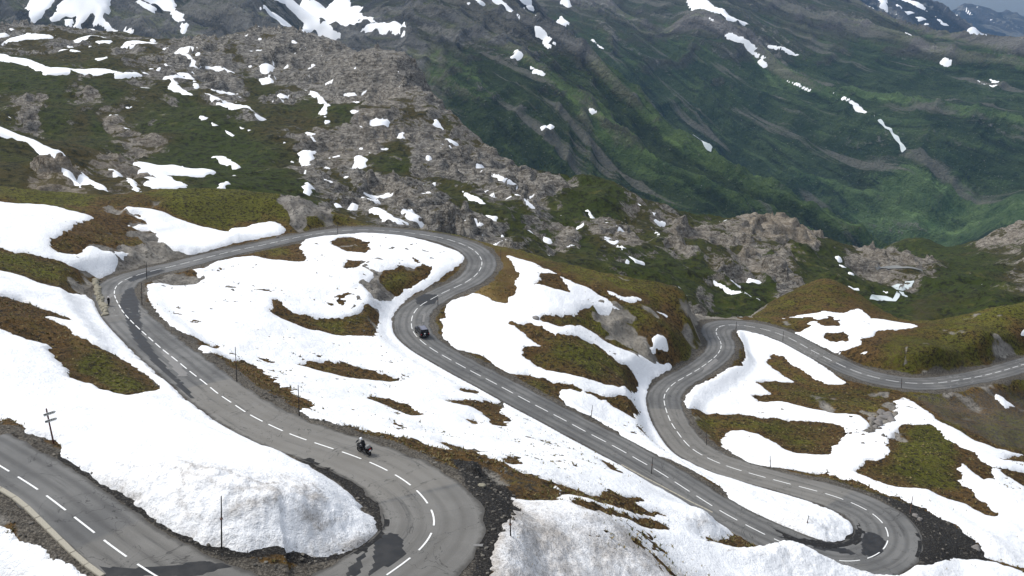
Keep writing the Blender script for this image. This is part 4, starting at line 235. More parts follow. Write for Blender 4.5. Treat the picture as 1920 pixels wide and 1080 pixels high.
SME = [[[5041.9,11138.3],[5076.3,10725.3],[5023.9,10880.1]],[[5201.9,10895.2],[5166.7,10637.6],[5173.0,10763.8]],[[5297.1,10530.8],[5312.9,10383.0],[5292.4,10446.5]],[[5309.7,10918.9],[5279.6,10723.1],[5258.3,10753.5]]]
POLES = [[-21.57,59.29,-37.19,4.32,0.38, 'tall thin marker pole in front of the face of the huge dirty snow bank'],[-34.87,107.09,-43.25,4.73,0.2, 'marker pole on the brown verge beside faded lettering on the road'],[-23.91,93.91,-42.03,3.73,0.12, 'marker pole at the snow edge on the verge up the road from the motorcycle'],[-72.97,174.52,-48.42,3.52,0.29, 'marker pole on the far left bend, nearer the rock cutting'],[-64.65,151.35,-46.73,4.07,0.37, 'marker pole inside the far left bend opposite the cyclist'],[-45.91,233.2,-52.61,3.01,0.16, 'marker pole beside the farthest stretch of road'],[-16.16,188.9,-58.32,1.94,0.04, 'marker pole at the grassy edge just up the road from the black car'],[-0.09,64.82,-39.87,2.51,-0.08, 'marker pole standing in grey snow outside the nearest hairpin'],[13.29,140.6,-63.23,2.23,0.21, 'marker pole at the tip of the narrow snow tongue beside the middle road'],[20.94,123.31,-64.69,2.82,0.12, 'marker pole on the snowy lower edge of the middle straight road'],[43.1,136.89,-70.53,2.15,-0.26, 'marker pole at the snow edge above the second hairpin'],[58.67,119.28,-68.92,2.89,0.12, 'rusty leaning marker pole outside the second hairpin'],[40.27,111.02,-66.71,2.15,0.47, 'bent marker pole stuck in the snow bank inside the second hairpin'],[60.1,230.65,-78.1,2.26,-0.01, 'marker pole inside the tight far right bend'],[71.14,224.89,-79.4,2.81,-0.09, 'marker pole beside the right-hand road below the ragged snow field'],[91.31,197.81,-81.49,2.55,-0.18, 'marker pole below the right-hand road above the gravel slope'],[34.69,147.5,-71.7,2.59,-0.15, 'marker pole on the mossy verge inside the bend at lower right'],[-2.82,221.27,-56.1,2.48,0.01, 'marker pole on brown turf outside the upper hairpin']]
KERB = [[-42.78,66.22,-35.5],[-41.04,65.36,-35.66],[-39.66,64.48,-35.79],[-38.23,63.41,-35.94],[-35.38,60.92,-36.24],[-33.51,59.24,-36.44],[-31.99,57.89,-36.61],[-30.37,56.56,-36.77],[-28.89,55.47,-36.91],[-27.42,54.43,-37.06]]
EDGE_STONES = [[-82.03,171.75,-47.98],[-79.3,166.29,-47.93],[-76.26,160.38,-47.56],[-72.98,154.31,-47.14],[-69.81,148.19,-46.71],[-67.53,143.62,-46.38]]
KERB2 = [[16.69,125.53,-64.32],[19.19,122.84,-64.61],[21.63,120.44,-64.92],[23.96,117.93,-65.19],[25.9,115.91,-65.43],[27.84,114.19,-65.64],[29.13,112.48,-65.83]]
SIGN = [[-40.51,73.05,-35.35]]
MOTO = [[-14.66,82.16,-40.92],[-15.69,83.23,-41.04]]
SUV = [[-18.15,172.81,-59.65],[-19.05,177.73,-59.25]]
BIKE = [[-70.13,150.82,-46.86],[-67.42,145.02,-46.46]]
W1 = [[-10.01,65.64,-39.44],[-9.1,64.62,-39.31],[-8.43,63.3,-39.22],[-7.98,61.17,-39.06],[-8.3,60.4,-38.98],[-9.0,59.56,-38.9],[-10.24,58.47,-38.77],[-10.5,57.68,-38.69],[-10.78,60.78,-38.91],[-10.91,62.96,-39.1],[-10.61,64.4,-39.27]]
W2 = [[-31.68,58.22,-36.61],[-29.23,56.54,-36.84],[-27.65,56.37,-36.95],[-25.96,56.36,-37.07],[-24.12,57.02,-37.15],[-22.22,57.87,-37.26],[-19.85,57.38,-37.47],[-22.52,55.66,-37.34],[-28.26,55.14,-36.99]]
W3 = [[-12.23,57.58,-38.62],[-12.19,59.51,-38.77],[-11.52,61.57,-38.94],[-11.18,62.01,-38.98],[-11.17,59.92,-38.82],[-11.27,57.63,-38.66]]
W4 = [[-72.84,163.53,-47.66],[-72.44,166.73,-47.84],[-67.25,156.4,-47.08],[-60.39,140.7,-45.99],[-56.89,132.36,-45.42],[-53.4,126.18,-44.97],[-49.46,119.18,-44.44],[-45.41,112.85,-43.97],[-41.4,106.57,-43.47],[-37.6,100.37,-42.99],[-39.4,101.84,-43.13],[-43.96,108.93,-43.69],[-49.44,116.8,-44.34],[-53.85,123.56,-44.85],[-58.26,131.06,-45.41],[-63.25,141.06,-46.11],[-69.31,152.63,-46.93]]
W5 = [[-77.17,174.38,-48.38],[-76.44,179.72,-48.72],[-74.22,184.82,-49.06],[-72.36,182.83,-48.99],[-73.5,177.23,-48.61],[-74.34,173.42,-48.33],[-74.64,170.81,-48.15]]
W6 = [[-21.69,194.09,-58.18],[-19.88,196.4,-57.99],[-16.78,195.4,-57.94],[-16.18,192.2,-58.1],[-16.92,189.59,-58.29],[-19.12,188.19,-58.46],[-21.04,189.96,-58.4]]
W7 = [[46.38,105.8,-67.56],[48.79,112.12,-68.21],[50.35,113.25,-68.39],[51.36,112.01,-68.31],[51.7,110.46,-68.19],[49.85,107.33,-67.89],[47.97,105.31,-67.65]]
W8 = [[30.12,112.58,-65.88],[32.38,111.14,-66.11],[36.86,108.7,-66.53],[40.84,107.47,-66.92],[45.29,107.72,-67.56],[46.15,105.75,-67.53],[41.14,106.19,-67.0],[36.12,108.63,-66.49]]
W9 = [[30.05,177.09,-73.8],[31.97,180.67,-74.06],[32.83,178.97,-73.97],[31.19,173.77,-73.6],[30.34,167.28,-73.15],[29.21,168.89,-73.27]]
A1 = [[-50.26,121.86,-44.63],[-49.78,123.04,-44.66],[-43.96,113.78,-43.95],[-41.99,110.01,-43.68],[-43.3,109.96,-43.74],[-46.42,115.21,-44.12]]
A2 = [[-72.86,154.69,-47.16],[-74.38,160.61,-47.52],[-74.33,162.32,-47.61],[-72.7,158.75,-47.38],[-72.45,156.18,-47.21],[-71.81,152.95,-47.02]]
A3 = [[-19.04,183.56,-58.8],[-18.63,185.35,-58.66],[-18.08,182.97,-58.86],[-18.21,179.45,-59.12],[-18.5,177.73,-59.25]]
A4 = [[44.08,194.91,-75.29],[48.24,202.75,-75.88],[48.77,201.1,-75.8],[45.15,194.2,-75.28],[42.47,190.07,-74.96]]
DARKP1 = [[-6.26,87.95,-44.44],[-4.0,88.11,-44.89],[-1.35,82.8,-44.39],[0.41,78.04,-43.83],[0.57,71.69,-41.43],[-1.1,66.5,-39.56],[-1.57,61.75,-39.29],[-1.89,58.31,-39.12],[-2.75,58.18,-39.02],[-2.35,64.2,-39.39],[-2.99,69.81,-39.72],[-4.32,75.27,-40.08]]
DARKP2 = [[56.18,126.15,-69.46],[61.84,124.82,-71.02],[64.52,119.96,-70.92],[65.83,118.15,-71.17],[66.09,113.13,-71.13],[65.72,110.15,-71.1],[61.12,109.03,-69.95],[54.69,104.44,-68.05],[53.71,106.25,-68.01],[56.52,111.51,-68.42],[57.62,117.03,-68.75],[57.01,122.17,-69.06]]
DARKP3 = [[-11.12,61.62,-38.98],[-15.87,59.16,-38.32],[-20.7,58.35,-37.35],[-24.35,59.96,-37.02],[-29.22,63.33,-36.5],[-34.18,67.16,-36.01],[-38.84,70.59,-35.56],[-38.82,71.52,-35.53],[-32.19,66.53,-36.15],[-26.82,62.44,-36.68],[-22.33,59.85,-37.09],[-16.06,60.06,-38.13],[-13.21,61.83,-38.87],[-11.07,65.42,-39.4],[-11.78,68.7,-39.85],[-15.82,75.77,-40.62],[-21.22,81.94,-41.28],[-19.53,81.51,-41.18],[-13.61,74.34,-40.4],[-10.35,67.53,-39.67],[-10.06,64.4,-39.27]]
DARKP4 = [[35.41,111.42,-66.28],[38.96,108.42,-66.69],[43.55,108.99,-67.37],[48.75,114.0,-68.41],[49.81,115.81,-68.63],[49.53,112.68,-68.29],[47.32,109.24,-67.85],[42.7,106.56,-67.16],[37.84,107.08,-66.67]]
SCREE1 = [[76.68,188.82,-80.36],[91.46,195.12,-81.71],[105.23,197.87,-82.46],[126.5,208.6,-85.08],[131.81,205.23,-89.04],[107.99,172.36,-85.37],[96.68,166.11,-80.86],[91.52,170.64,-79.11],[88.74,173.59,-78.66],[91.81,191.5,-82.03],[89.72,193.89,-81.72]]
SCREE2 = [[-21.38,93.0,-41.95],[-16.65,96.13,-45.04],[-10.32,94.26,-45.68],[-5.09,90.45,-45.25],[0.74,87.94,-45.94],[4.71,86.91,-46.91],[4.19,79.85,-44.55],[-0.52,79.51,-43.96],[-4.53,87.32,-44.62],[-10.78,92.95,-45.18],[-18.47,90.13,-41.6]]
ROCKS = [[73.9,171.27,-77.85],[74.66,169.84,-77.79],[77.24,173.22,-78.26],[78.98,175.56,-78.58],[73.17,167.45,-77.63],[78.23,171.88,-78.13],[78.12,177.07,-78.65],[4.93,181.14,-59.09],[-2.77,74.33,-40.23],[-59.83,225.66,-51.74],[65.57,112.89,-70.97],[59.26,117.21,-68.85],[59.06,118.34,-68.91]]
PAINT = [[-2.65,63.13,-39.31],[-10.12,64.84,-39.35]]
STREAM = [[205.62,493.46,-149.49],[215.1,507.51,-152.77],[217.87,504.36,-152.47],[222.31,502.65,-151.31],[246.17,544.15,-162.4],[245.1,547.71,-160.67],[265.34,603.55,-174.35],[268.86,601.81,-172.7],[288.46,634.84,-180.56],[294.36,646.09,-180.48]]
FARROAD = [[275.88,664.7,-176.86],[289.78,675.63,-178.91],[299.05,673.36,-178.31],[308.75,671.19,-178.16],[317.62,672.86,-181.15]]
WFALL1 = [[437.42,2203.43,-252.97],[450.06,2187.01,-262.03],[458.5,2162.97,-270.18],[474.57,2152.25,-280.15]]
WFALL2 = [[1221.6,3054.81,-300.28],[1231.38,2996.81,-323.91],[1241.9,2942.18,-350.39],[1247.74,2892.93,-383.33]]
# ---------------------------------------------------------------- materials
class NB:
    def __init__(s, name):
        s.m = bpy.data.materials.new(name); s.m.use_nodes = True; s.t = s.m.node_tree; s.n = s.t.nodes; s.l = s.t.links
        s.b = s.n['Principled BSDF']; s.b.inputs['Specular IOR Level'].default_value = .15
        s.tc = s.n.new('ShaderNodeTexCoord')
    def put(s, sock, v):
        if isinstance(v, (int, float)): sock.default_value = v
        elif isinstance(v, tuple): sock.default_value = v if len(v) == 4 or sock.type == 'VECTOR' else v + (1,)
        else: s.l.new(v, sock)
    def attr(s, n): a = s.n.new('ShaderNodeAttribute'); a.attribute_name = n; return a.outputs['Fac']
    def noise(s, sc, det=4, rough=.6, stretch=None, dist=0):
        n = s.n.new('ShaderNodeTexNoise'); n.inputs['Scale'].default_value = sc; n.inputs['Detail'].default_value = det; n.inputs['Roughness'].default_value = rough; n.inputs['Distortion'].default_value = dist
        v = s.tc.outputs['Object']
        if stretch:
            mp = s.n.new('ShaderNodeMapping'); s.l.new(v, mp.inputs[0]); mp.inputs['Rotation'].default_value = stretch[0]; mp.inputs['Scale'].default_value = stretch[1]; v = mp.outputs[0]
        s.l.new(v, n.inputs['Vector']); return n.outputs['Fac']
    def streaks(s, sc, det, rough, ang, st, dist=.4):
        n = s.n.new('ShaderNodeTexNoise'); n.inputs['Scale'].default_value = sc; n.inputs['Detail'].default_value = det; n.inputs['Roughness'].default_value = rough; n.inputs['Distortion'].default_value = dist
        mp = s.n.new('ShaderNodeMapping'); mp.vector_type = 'TEXTURE'; mp.inputs['Rotation'].default_value = (0, 0, ang); mp.inputs['Scale'].default_value = (st, 1, 1000.); s.l.new(s.tc.outputs['Object'], mp.inputs[0]); s.l.new(mp.outputs[0], n.inputs['Vector']); return n.outputs['Fac']
    def vor(s, sc, feat='F1'):
        n = s.n.new('ShaderNodeTexVoronoi'); n.feature = feat; n.inputs['Scale'].default_value = sc; s.l.new(s.tc.outputs['Object'], n.inputs['Vector']); return n.outputs['Distance']
    def math(s, op, a, b=0., c=None, clamp=False):
        n = s.n.new('ShaderNodeMath'); n.operation = op; n.use_clamp = clamp; s.put(n.inputs[0], a); s.put(n.inputs[1], b)
        if c is not None: s.put(n.inputs[2], c)
        return n.outputs[0]
    def ss(s, v, a, b, lo=0., hi=1.):
        n = s.n.new('ShaderNodeMapRange'); n.interpolation_type = 'SMOOTHSTEP'; s.put(n.inputs['Value'], v)
        n.inputs['From Min'].default_value = a; n.inputs['From Max'].default_value = b; n.inputs['To Min'].default_value = lo; n.inputs['To Max'].default_value = hi; return n.outputs[0]
    def mix(s, f, a, b, mode='MIX'):
        n = s.n.new('ShaderNodeMix'); n.data_type = 'RGBA'; n.blend_type = mode; s.put(n.inputs[0], f); s.put(n.inputs[6], a); s.put(n.inputs[7], b); return n.outputs[2]
    def bump(s, h, dist, strength=1.):
        n = s.n.new('ShaderNodeBump'); n.inputs['Distance'].default_value = dist; n.inputs['Strength'].default_value = strength; s.l.new(h, n.inputs['Height']); s.l.new(n.outputs[0], s.b.inputs['Normal'])
    def done(s, c, rough=.9): s.put(s.b.inputs['Base Color'], c); s.put(s.b.inputs['Roughness'], rough); return s.m
def scale(s, c, f):    # multiply a colour by a grey factor
    n = s.n.new('ShaderNodeVectorMath'); n.operation = 'SCALE'; s.put(n.inputs[0], c); s.put(n.inputs['Scale'], f); return n.outputs[0]
def plain(name, c, rough=.6, metal=0., spec=.3):
    s = NB(name); s.b.inputs['Metallic'].default_value = metal; s.b.inputs['Specular IOR Level'].default_value = spec
    n = s.noise(9., 3); return s.done(scale(s, c, s.ss(n, .2, .8, .82, 1.15)), rough)
def mat_near():
    s = NB('alpine_turf')
    g, rk, pl, gv, wt = [s.attr(k) for k in ('green', 'rock', 'pale', 'gravel', 'wet')]
    n1 = s.noise(.22, 5, .65); n2 = s.noise(1.3, 5, .7); n3 = s.noise(5., 4, .7); n4 = s.noise(.07, 3)
    rim = s.attr('rim'); gg = s.ss(s.math('ADD', s.math('SUBTRACT', g, s.math('MULTIPLY', rim, .45)), s.math('MULTIPLY_ADD', n1, 1.1, -.55)), .0, .55)
    turf = s.mix(gg, (.112, .064, .020), (.100, .100, .012))
    turf = s.mix(s.ss(n2, .44, .62), turf, (.017, .012, .006))
    pp = s.ss(s.math('ADD', s.math('MULTIPLY', pl, .75), s.math('MULTIPLY_ADD', n2, 1.0, -.5)), .25, .75)
    turf = s.mix(pp, turf, (.23, .155, .050))
    turf = s.mix(s.ss(n3, .56, .70), turf, (.20, .155, .085)); turf = s.mix(s.ss(n3, .44, .34), turf, (.014, .012, .006))
    rock = s.mix(s.ss(n1, .35, .65), (.30, .275, .235), (.15, .135, .115)); rock = s.mix(s.ss(n2, .45, .7), rock, (.055, .050, .043)); rock = s.mix(s.math('MULTIPLY', pl, .5), rock, (.46, .41, .32))
    rf = s.ss(s.math('ADD', rk, s.math('MULTIPLY_ADD', n2, .6, -.3)), .35, .62)
    c = s.mix(rf, turf, rock)
    gr = s.mix(s.ss(n3, .4, .62), (.060, .052, .042), (.17, .15, .12)); gr = s.mix(s.ss(n2, .5, .7), gr, (.035, .03, .024))
    c = s.mix(s.ss(s.math('ADD', gv, s.math('MULTIPLY_ADD', n2, .7, -.35)), .35, .65), c, gr)
    wet = s.ss(s.math('ADD', wt, s.math('MULTIPLY_ADD', n2, .5, -.25)), .3, .7)
    c = s.mix(wet, c, s.mix(s.ss(n3, .46, .68), (.022, .020, .018), (.080, .074, .064)))
    s.bump(s.math('ADD', n3, s.math('MULTIPLY', n2, 2.2)), .30, 1.)
    return s.done(scale(s, c, s.ss(n4, .3, .7, .8, 1.2)), .92)
def mat_mid():
    s = NB('rock_and_turf')
    g, rk, pl = [s.attr(k) for k in ('green', 'rock', 'pale')]
    n1 = s.noise(.055, 5, .65); n2 = s.noise(.28, 5, .7); n3 = s.noise(1.1, 4, .75); st = s.noise(.16, 5, .7, ((.2, .45, .5), (1, 1, 4.5)), .6)
    gg = s.ss(s.math('ADD', g, s.math('MULTIPLY_ADD', n1, .9, -.45)), .2, .85)
    turf = s.mix(gg, (.076, .060, .021), (.046, .060, .011)); turf = s.mix(s.ss(n2, .45, .62), turf, (.020, .022, .009)); turf = s.mix(s.ss(n1, .55, .72), turf, (.098, .096, .021))
    turf = s.mix(s.ss(n3, .62, .76), turf, (.17, .15, .11)); turf = s.mix(s.ss(s.math('ADD', s.math('MULTIPLY', pl, .6), s.math('MULTIPLY_ADD', n2, .8, -.4)), .3, .7), turf, (.13, .105, .05))
    rock = s.mix(s.ss(st, .42, .58), (.36, .335, .29), (.145, .132, .112)); rock = s.mix(s.ss(n2, .50, .66), rock, (.05, .047, .042)); rock = s.mix(s.ss(n3, .54, .66), rock, (.34, .33, .305))
    for sc_, th in ((.10, .022), (.33, .03)):
        cr = s.math('ABSOLUTE', s.math('SUBTRACT', s.noise(sc_, 3, .55, ((.1, .3, .7), (1, 1.8, 1)), .8), .5)); rock = s.mix(s.ss(cr, th, 0., 0., .85), rock, (.022, .021, .019))
    rock = s.mix(s.math('MULTIPLY', pl, .55), rock, scale(s, (.42, .335, .23), s.ss(n2, .3, .7, 1.15, .55)))
    rf = s.ss(s.math('ADD', s.math('ADD', rk, s.math('MULTIPLY_ADD', n1, 1.5, -.64)), s.math('MULTIPLY_ADD', n2, 1.0, -.5)), .36, .54)
    s.bump(s.math('ADD', s.math('MULTIPLY', n2, 2.5), n3), 1.6, 1.)
    return s.done(s.mix(rf, turf, rock), .95)
def mat_mountain(name, k, low, mid, high, lowd):
    # low meadow, mid rough, high scree and rock; k = 1 / metre scale
    s = NB(name); f1 = s.streaks(.045 * k, 5, .65, -.66, 9.); f2 = s.streaks(.018 * k, 5, .6, -.70, 9.); a = s.attr('rock'); b = s.attr('streak'); pl = s.attr('pale')
    n1 = s.noise(.011 * k, 5, .65); n2 = s.noise(.06 * k, 5, .7); n3 = s.noise(.22 * k, 3, .7)
    aa = s.math('ADD', a, s.math('MULTIPLY_ADD', n1, .5, -.25))
    c = s.mix(s.ss(n1, .4, .65), low, lowd); c = s.mix(s.ss(n2, .5, .75), c, scale(s, lowd, .6))
    c = s.mix(s.ss(s.math('ADD', aa, s.math('MULTIPLY_ADD', n2, .5, -.25)), .3, .55), c, mid)
    c = s.mix(s.ss(s.math('ADD', aa, s.math('MULTIPLY_ADD', n2, .4, -.2)), .55, .85), c, high)
    c = s.mix(s.ss(s.math('ADD', b, s.math('MULTIPLY_ADD', n2, .5, -.25)), .45, .8), c, scale(s, c, .45))
    c = s.mix(s.ss(s.math('ADD', pl, s.math('MULTIPLY_ADD', n2, .9, -.45)), .45, .7), c, (.19, .18, .155))
    c = s.mix(s.ss(f1, .53, .64, 0., .7), c, scale(s, c, 1.8)); c = s.mix(s.ss(f1, .47, .37, 0., .8), c, scale(s, c, .45)); c = s.mix(s.ss(f2, .56, .63, 0., .8), c, (.15, .142, .115)); c = s.mix(s.ss(n3, .46, .36, 0., .6), c, scale(s, c, .4))
    c = s.mix(s.ss(n3, .62, .74), c, (.21, .20, .18))
    s.bump(s.math('ADD', s.math('MULTIPLY', n2, 3.), n3), 9., 1.)
    return s.done(c, .95)
def mat_snow(name, sc=1., far=False):
    s = NB(name); d = s.attr('dirt'); n1 = s.noise(.5 * sc, 5, .7); n2 = s.noise(2.6 * sc, 4, .7); st = s.noise(.5 * sc, 5, .7, ((0, 0, .5), (.25, 1.6, 1.0)))
    f = s.ss(s.math('ADD', d, s.math('MULTIPLY_ADD', n1, 1.0, -.5)), .22, 1.0, 0., .75)
    c = s.mix(f, (.83, .825, .81), (.30, .255, .205))
    n3 = s.noise(7. * sc, 3, .75); c = s.mix(s.math('MULTIPLY', s.ss(n2, .50, .68), s.math('MULTIPLY_ADD', d, .8, .05)), c, (.22, .195, .165)); c = s.mix(s.math('MULTIPLY', s.ss(n3, .50, .64), s.math('MULTIPLY', d, .9)), c, (.16, .145, .125))
    c = s.mix(s.ss(st, .62, .8, 0., .22), c, (.50, .46, .42))
    if not far: s.bump(s.math('ADD', n2, s.math('MULTIPLY', n1, 1.5)), .30, .7)
    s.b.inputs['Subsurface Weight'].default_value = 0.
    return s.done(c, .7)
def mat_road():
    s = NB('asphalt'); ac = s.attr('across'); al = s.attr('along'); n1 = s.noise(.12, 4, .6); n2 = s.noise(1.1, 5, .7); n3 = s.noise(14., 3, .8); e = s.attr('edge')
    c = s.mix(s.ss(n1, .35, .65), (.150, .145, .134), (.104, .102, .097))
    tr = s.math('ABSOLUTE', s.math('SUBTRACT', s.math('ABSOLUTE', ac), 1.75)); tr = s.ss(s.math('ABSOLUTE', s.math('SUBTRACT', tr, .72)), .05, .5, 1., 0.)
    c = s.mix(s.math('MULTIPLY', tr, .5), c, (.062, .060, .057)); c = s.mix(s.ss(n2, .55, .8, 0., .5), c, (.15, .142, .128)); c = s.mix(s.attr('tone'), c, (.180, .166, .142))
    c = s.mix(s.ss(s.math('ADD', e, s.math('MULTIPLY_ADD', n2, .8, -.4)), .45, .9, 0., .75), c, (.05, .046, .04))
    cb_ = s.n.new('ShaderNodeCombineXYZ'); s.l.new(s.math('MULTIPLY', ac, 1.2), cb_.inputs[0]); s.l.new(s.math('MULTIPLY', al, .06), cb_.inputs[1])
    nl = s.n.new('ShaderNodeTexNoise'); nl.inputs['Scale'].default_value = 1.; nl.inputs['Detail'].default_value = 5; nl.inputs['Roughness'].default_value = .65; s.l.new(cb_.outputs[0], nl.inputs['Vector'])
    c = s.mix(s.ss(nl.outputs['Fac'], .55, .72, 0., .55), c, (.17, .162, .146)); c = s.mix(s.ss(nl.outputs['Fac'], .45, .30, 0., .6), c, (.05, .049, .046))
    ck = s.math('ABSOLUTE', s.math('SUBTRACT', s.noise(.16, 4, .6, None, 1.2), .5)); c = s.mix(s.ss(ck, .006, .0, 0., .7), c, (.03, .029, .027))
    s.bump(n3, .02, .5); return s.done(scale(s, c, s.ss(n3, .3, .7, .88, 1.1)), s.ss(n1, .3, .7, .62, .85))
def mat_wet():
    s = NB('wet_asphalt'); s.b.inputs['Specular IOR Level'].default_value = .2; n1 = s.noise(.8, 5, .7)
    return s.done(s.mix(s.ss(n1, .35, .65), (.015, .015, .015), (.032, .031, .030)), s.ss(n1, .3, .7, .5, .7))
M_NEAR, M_MID, M_SNOW, M_SNOWF, M_ROAD, M_WET = mat_near(), mat_mid(), mat_snow('snow'), mat_snow('far_snow', .15, True), mat_road(), mat_wet()
M_MA = mat_mountain('mountain_near', 1., (.086, .126, .036), (.112, .116, .068), (.140, .135, .122), (.040, .066, .019))
M_MB = mat_mountain('mountain_back', .8, (.098, .146, .052), (.130, .134, .084), (.160, .147, .132), (.048, .082, .028))
M_MD = mat_mountain('mountain_far', .4, (.03, .04, .025), (.045, .042, .038), (.06, .055, .05), (.025, .03, .02))
M_PAINT = plain('road_paint', (.72, .71, .67), .6); M_PAINTF = plain('worn_paint', (.24, .235, .22), .7)
M_DARK = plain('black_pole', (.022, .02, .019), .6); M_RUST = plain('rusty_pole', (.16, .085, .06), .8); M_POST = plain('brown_post', (.075, .022, .018), .7)
M_BOARD = plain('grey_board', (.5, .5, .47), .7); M_CONC = plain('concrete', (.33, .30, .235), .9); M_STONE = plain('beige_stone', (.25, .225, .165), .95); M_ROCKG = plain('grey_rock', (.17, .155, .14), .95)
M_BLACK = plain('black_paint', (.006, .006, .007), .25, 0, .5); M_RUB = plain('rubber', (.012, .012, .012), .8); M_GLASS = plain('dark_glass', (.02, .022, .026), .08, 0, .6)
M_WHITE = plain('white_gloss', (.8, .8, .8), .3); M_RED = plain('red_lens', (.5, .02, .02), .3); M_CLOTH = plain('black_cloth', (.012, .012, .013), .9); M_SKIN = plain('skin', (.42, .24, .17), .6); M_METAL = plain('metal', (.3, .3, .3), .35, 1.); M_ROOF_SKY = plain('roof_sky_sheen', (.13, .13, .16), .3, 0, .5); M_GREYC = plain('grey_luggage', (.2, .2, .19), .7)  # car roof: its grey is sky reflection put into the colour
M_WATER = plain('stream_water', (.5, .54, .52), .25, 0, .5)
# ---------------------------------------------------------------- mesh helpers
def tag(o, label=None, cat=None, group=None, kind=None):
    for k, v in (('label', label), ('category', cat), ('group', group), ('kind', kind)):
        if v: o[k] = v
    return o
def np_mesh(name, V, Fq, mat, attrs=None, smooth_=True):
    me = bpy.data.meshes.new(name); V = np.ascontiguousarray(V, np.float32); Fq = np.ascontiguousarray(Fq, np.int32); k = Fq.shape[1]
    me.vertices.add(len(V)); me.vertices.foreach_set('co', V.ravel()); me.loops.add(Fq.size); me.loops.foreach_set('vertex_index', Fq.ravel())
    me.polygons.add(len(Fq)); me.polygons.foreach_set('loop_start', np.arange(0, Fq.size, k, dtype=np.int32)); me.polygons.foreach_set('loop_total', np.full(len(Fq), k, np.int32))
    me.polygons.foreach_set('use_smooth', np.full(len(Fq), smooth_, bool)); me.update(calc_edges=True)
    for n, a in (attrs or {}).items():
        at = me.attributes.new(n, 'FLOAT', 'POINT'); at.data.foreach_set('value', np.ascontiguousarray(a.ravel(), np.float32))
    me.materials.append(mat); o = bpy.data.objects.new(name, me); col.objects.link(o); return o
def grid_faces(ny, nt):
    i = np.arange(ny * nt).reshape(ny, nt); return np.stack([i[:-1, :-1], i[:-1, 1:], i[1:, 1:], i[1:, :-1]], -1)
def terrain(name, f, mat, attrs):
    V = np.stack([f.X, f.Y, f.Z], -1).reshape(-1, 3)
    return tag(np_mesh(name, V, grid_faces(f.ny, f.nt).reshape(-1, 4), mat, attrs), kind='structure')
def snow_sheet(name, f, polys, H, L, mat, ragged, bumps=None, use_smooth=True, dirtf=None, lift=0.):
    A = np.vstack(polys); pad = 3.; xs, ys = A[:, 0], A[:, 1]; t = xs / ys
    it = lambda v: (v - f.t0) / (f.t1 - f.t0) * (f.nt - 1); iy = lambda v: np.log(max(v, f.y0) / f.y0) / np.log(f.y1 / f.y0) * (f.ny - 1)
    a, b = int(max(0, it(t.min()) - 22)), int(min(f.nt - 1, it(t.max()) + 22)); c, d = int(max(0, iy(ys.min()) - 12)), int(min(f.ny - 1, iy(ys.max()) + 12))
    if b - a < 2 or d - c < 2: return None
    sl = (slice(c, d + 1), slice(a, b + 1)); X, Y = f.X[sl], f.Y[sl]; ny, nt = X.shape
    if ny * nt > 3000:
        ci = coarse(ny - 1, 2) + c; cj = coarse(nt - 1, 2) + a; TT, YY = np.meshgrid(f.tt(cj), f.yy(ci)); S = up(sdist(TT * YY, YY, polys), 2, ny, nt)
    else: S = sdist(X, Y, polys)
    S = S + ragged * (fbm(X, Y, ragged * 9, 4, 900, .6) + .6 * fbm(X * .5 + Y * .3, Y * 1.6, ragged * 4, 3, 910, .6))
    if hasattr(f, 'de'): S = np.minimum(S, (f.de[sl] - .10) * 1.5)
    if hasattr(f, 'snow'): f.snow[sl] = np.maximum(f.snow[sl], S)
    h = np.where(S > 0, H * (1 - np.exp(-np.maximum(S, 0) / L)), .9 * S)
    z = (f.Zs if use_smooth else f.Zf)[sl].copy()
    if use_smooth:
        z = z + np.where(S > 0, .5, 1.) * 0; h = h * (1 + .25 * fbm(X, Y, 9, 3, 950)) + np.where(S > .3, sstep(.3, 3, S) * (.10 * fbm(X, Y, 2.2, 3, 955) + .25 * fbm(X, Y, 14, 2, 956)), 0)
    bb = np.zeros_like(z)
    for bx, by, br, bh in (bumps or []): bb += bh * np.exp(-((X - bx) ** 2 + (Y - by) ** 2) / (br * br))
    bb = 2.9 * (1 - np.exp(-bb / 2.9)); h = h + bb * sstep(0., 3.8, S) * (1 + .10 * fbm(X, Y, 3., 3, 960))
    if use_smooth:
        rough = sstep(.25, 1.2, bb) + .9 * sstep(86, 66, Y) * sstep(-8, 2, X) + .12
        h = h + sstep(.2, 1.2, S) * rough * (.13 * fbm(X, Y, 1.5, 4, 965, .6) + .05 * fbm(X, Y, .5, 2, 968) + .06 * ridged(X * .9 + Y * .4, Y - X * .4, 5., 3, 970))
    cell = np.maximum(Y * (f.t1 - f.t0) / f.nt, Y * np.log(f.y1 / f.y0) / f.ny) * 1.6
    ok = S > -cell; F_ = grid_faces(ny, nt); keepf = ok.ravel()[F_].any(-1); F_ = F_[keepf]
    if len(F_) == 0: return None
    used = np.unique(F_); mp = np.full(ny * nt, -1); mp[used] = np.arange(len(used))
    V = np.stack([X, Y, z + h + lift], -1).reshape(-1, 3)[used]
    dirt = np.zeros_like(z) if dirtf is None else dirtf(X, Y, S, bb)
    return np_mesh(name, V, mp[F_], mat, {'dirt': dirt.ravel()[used]})
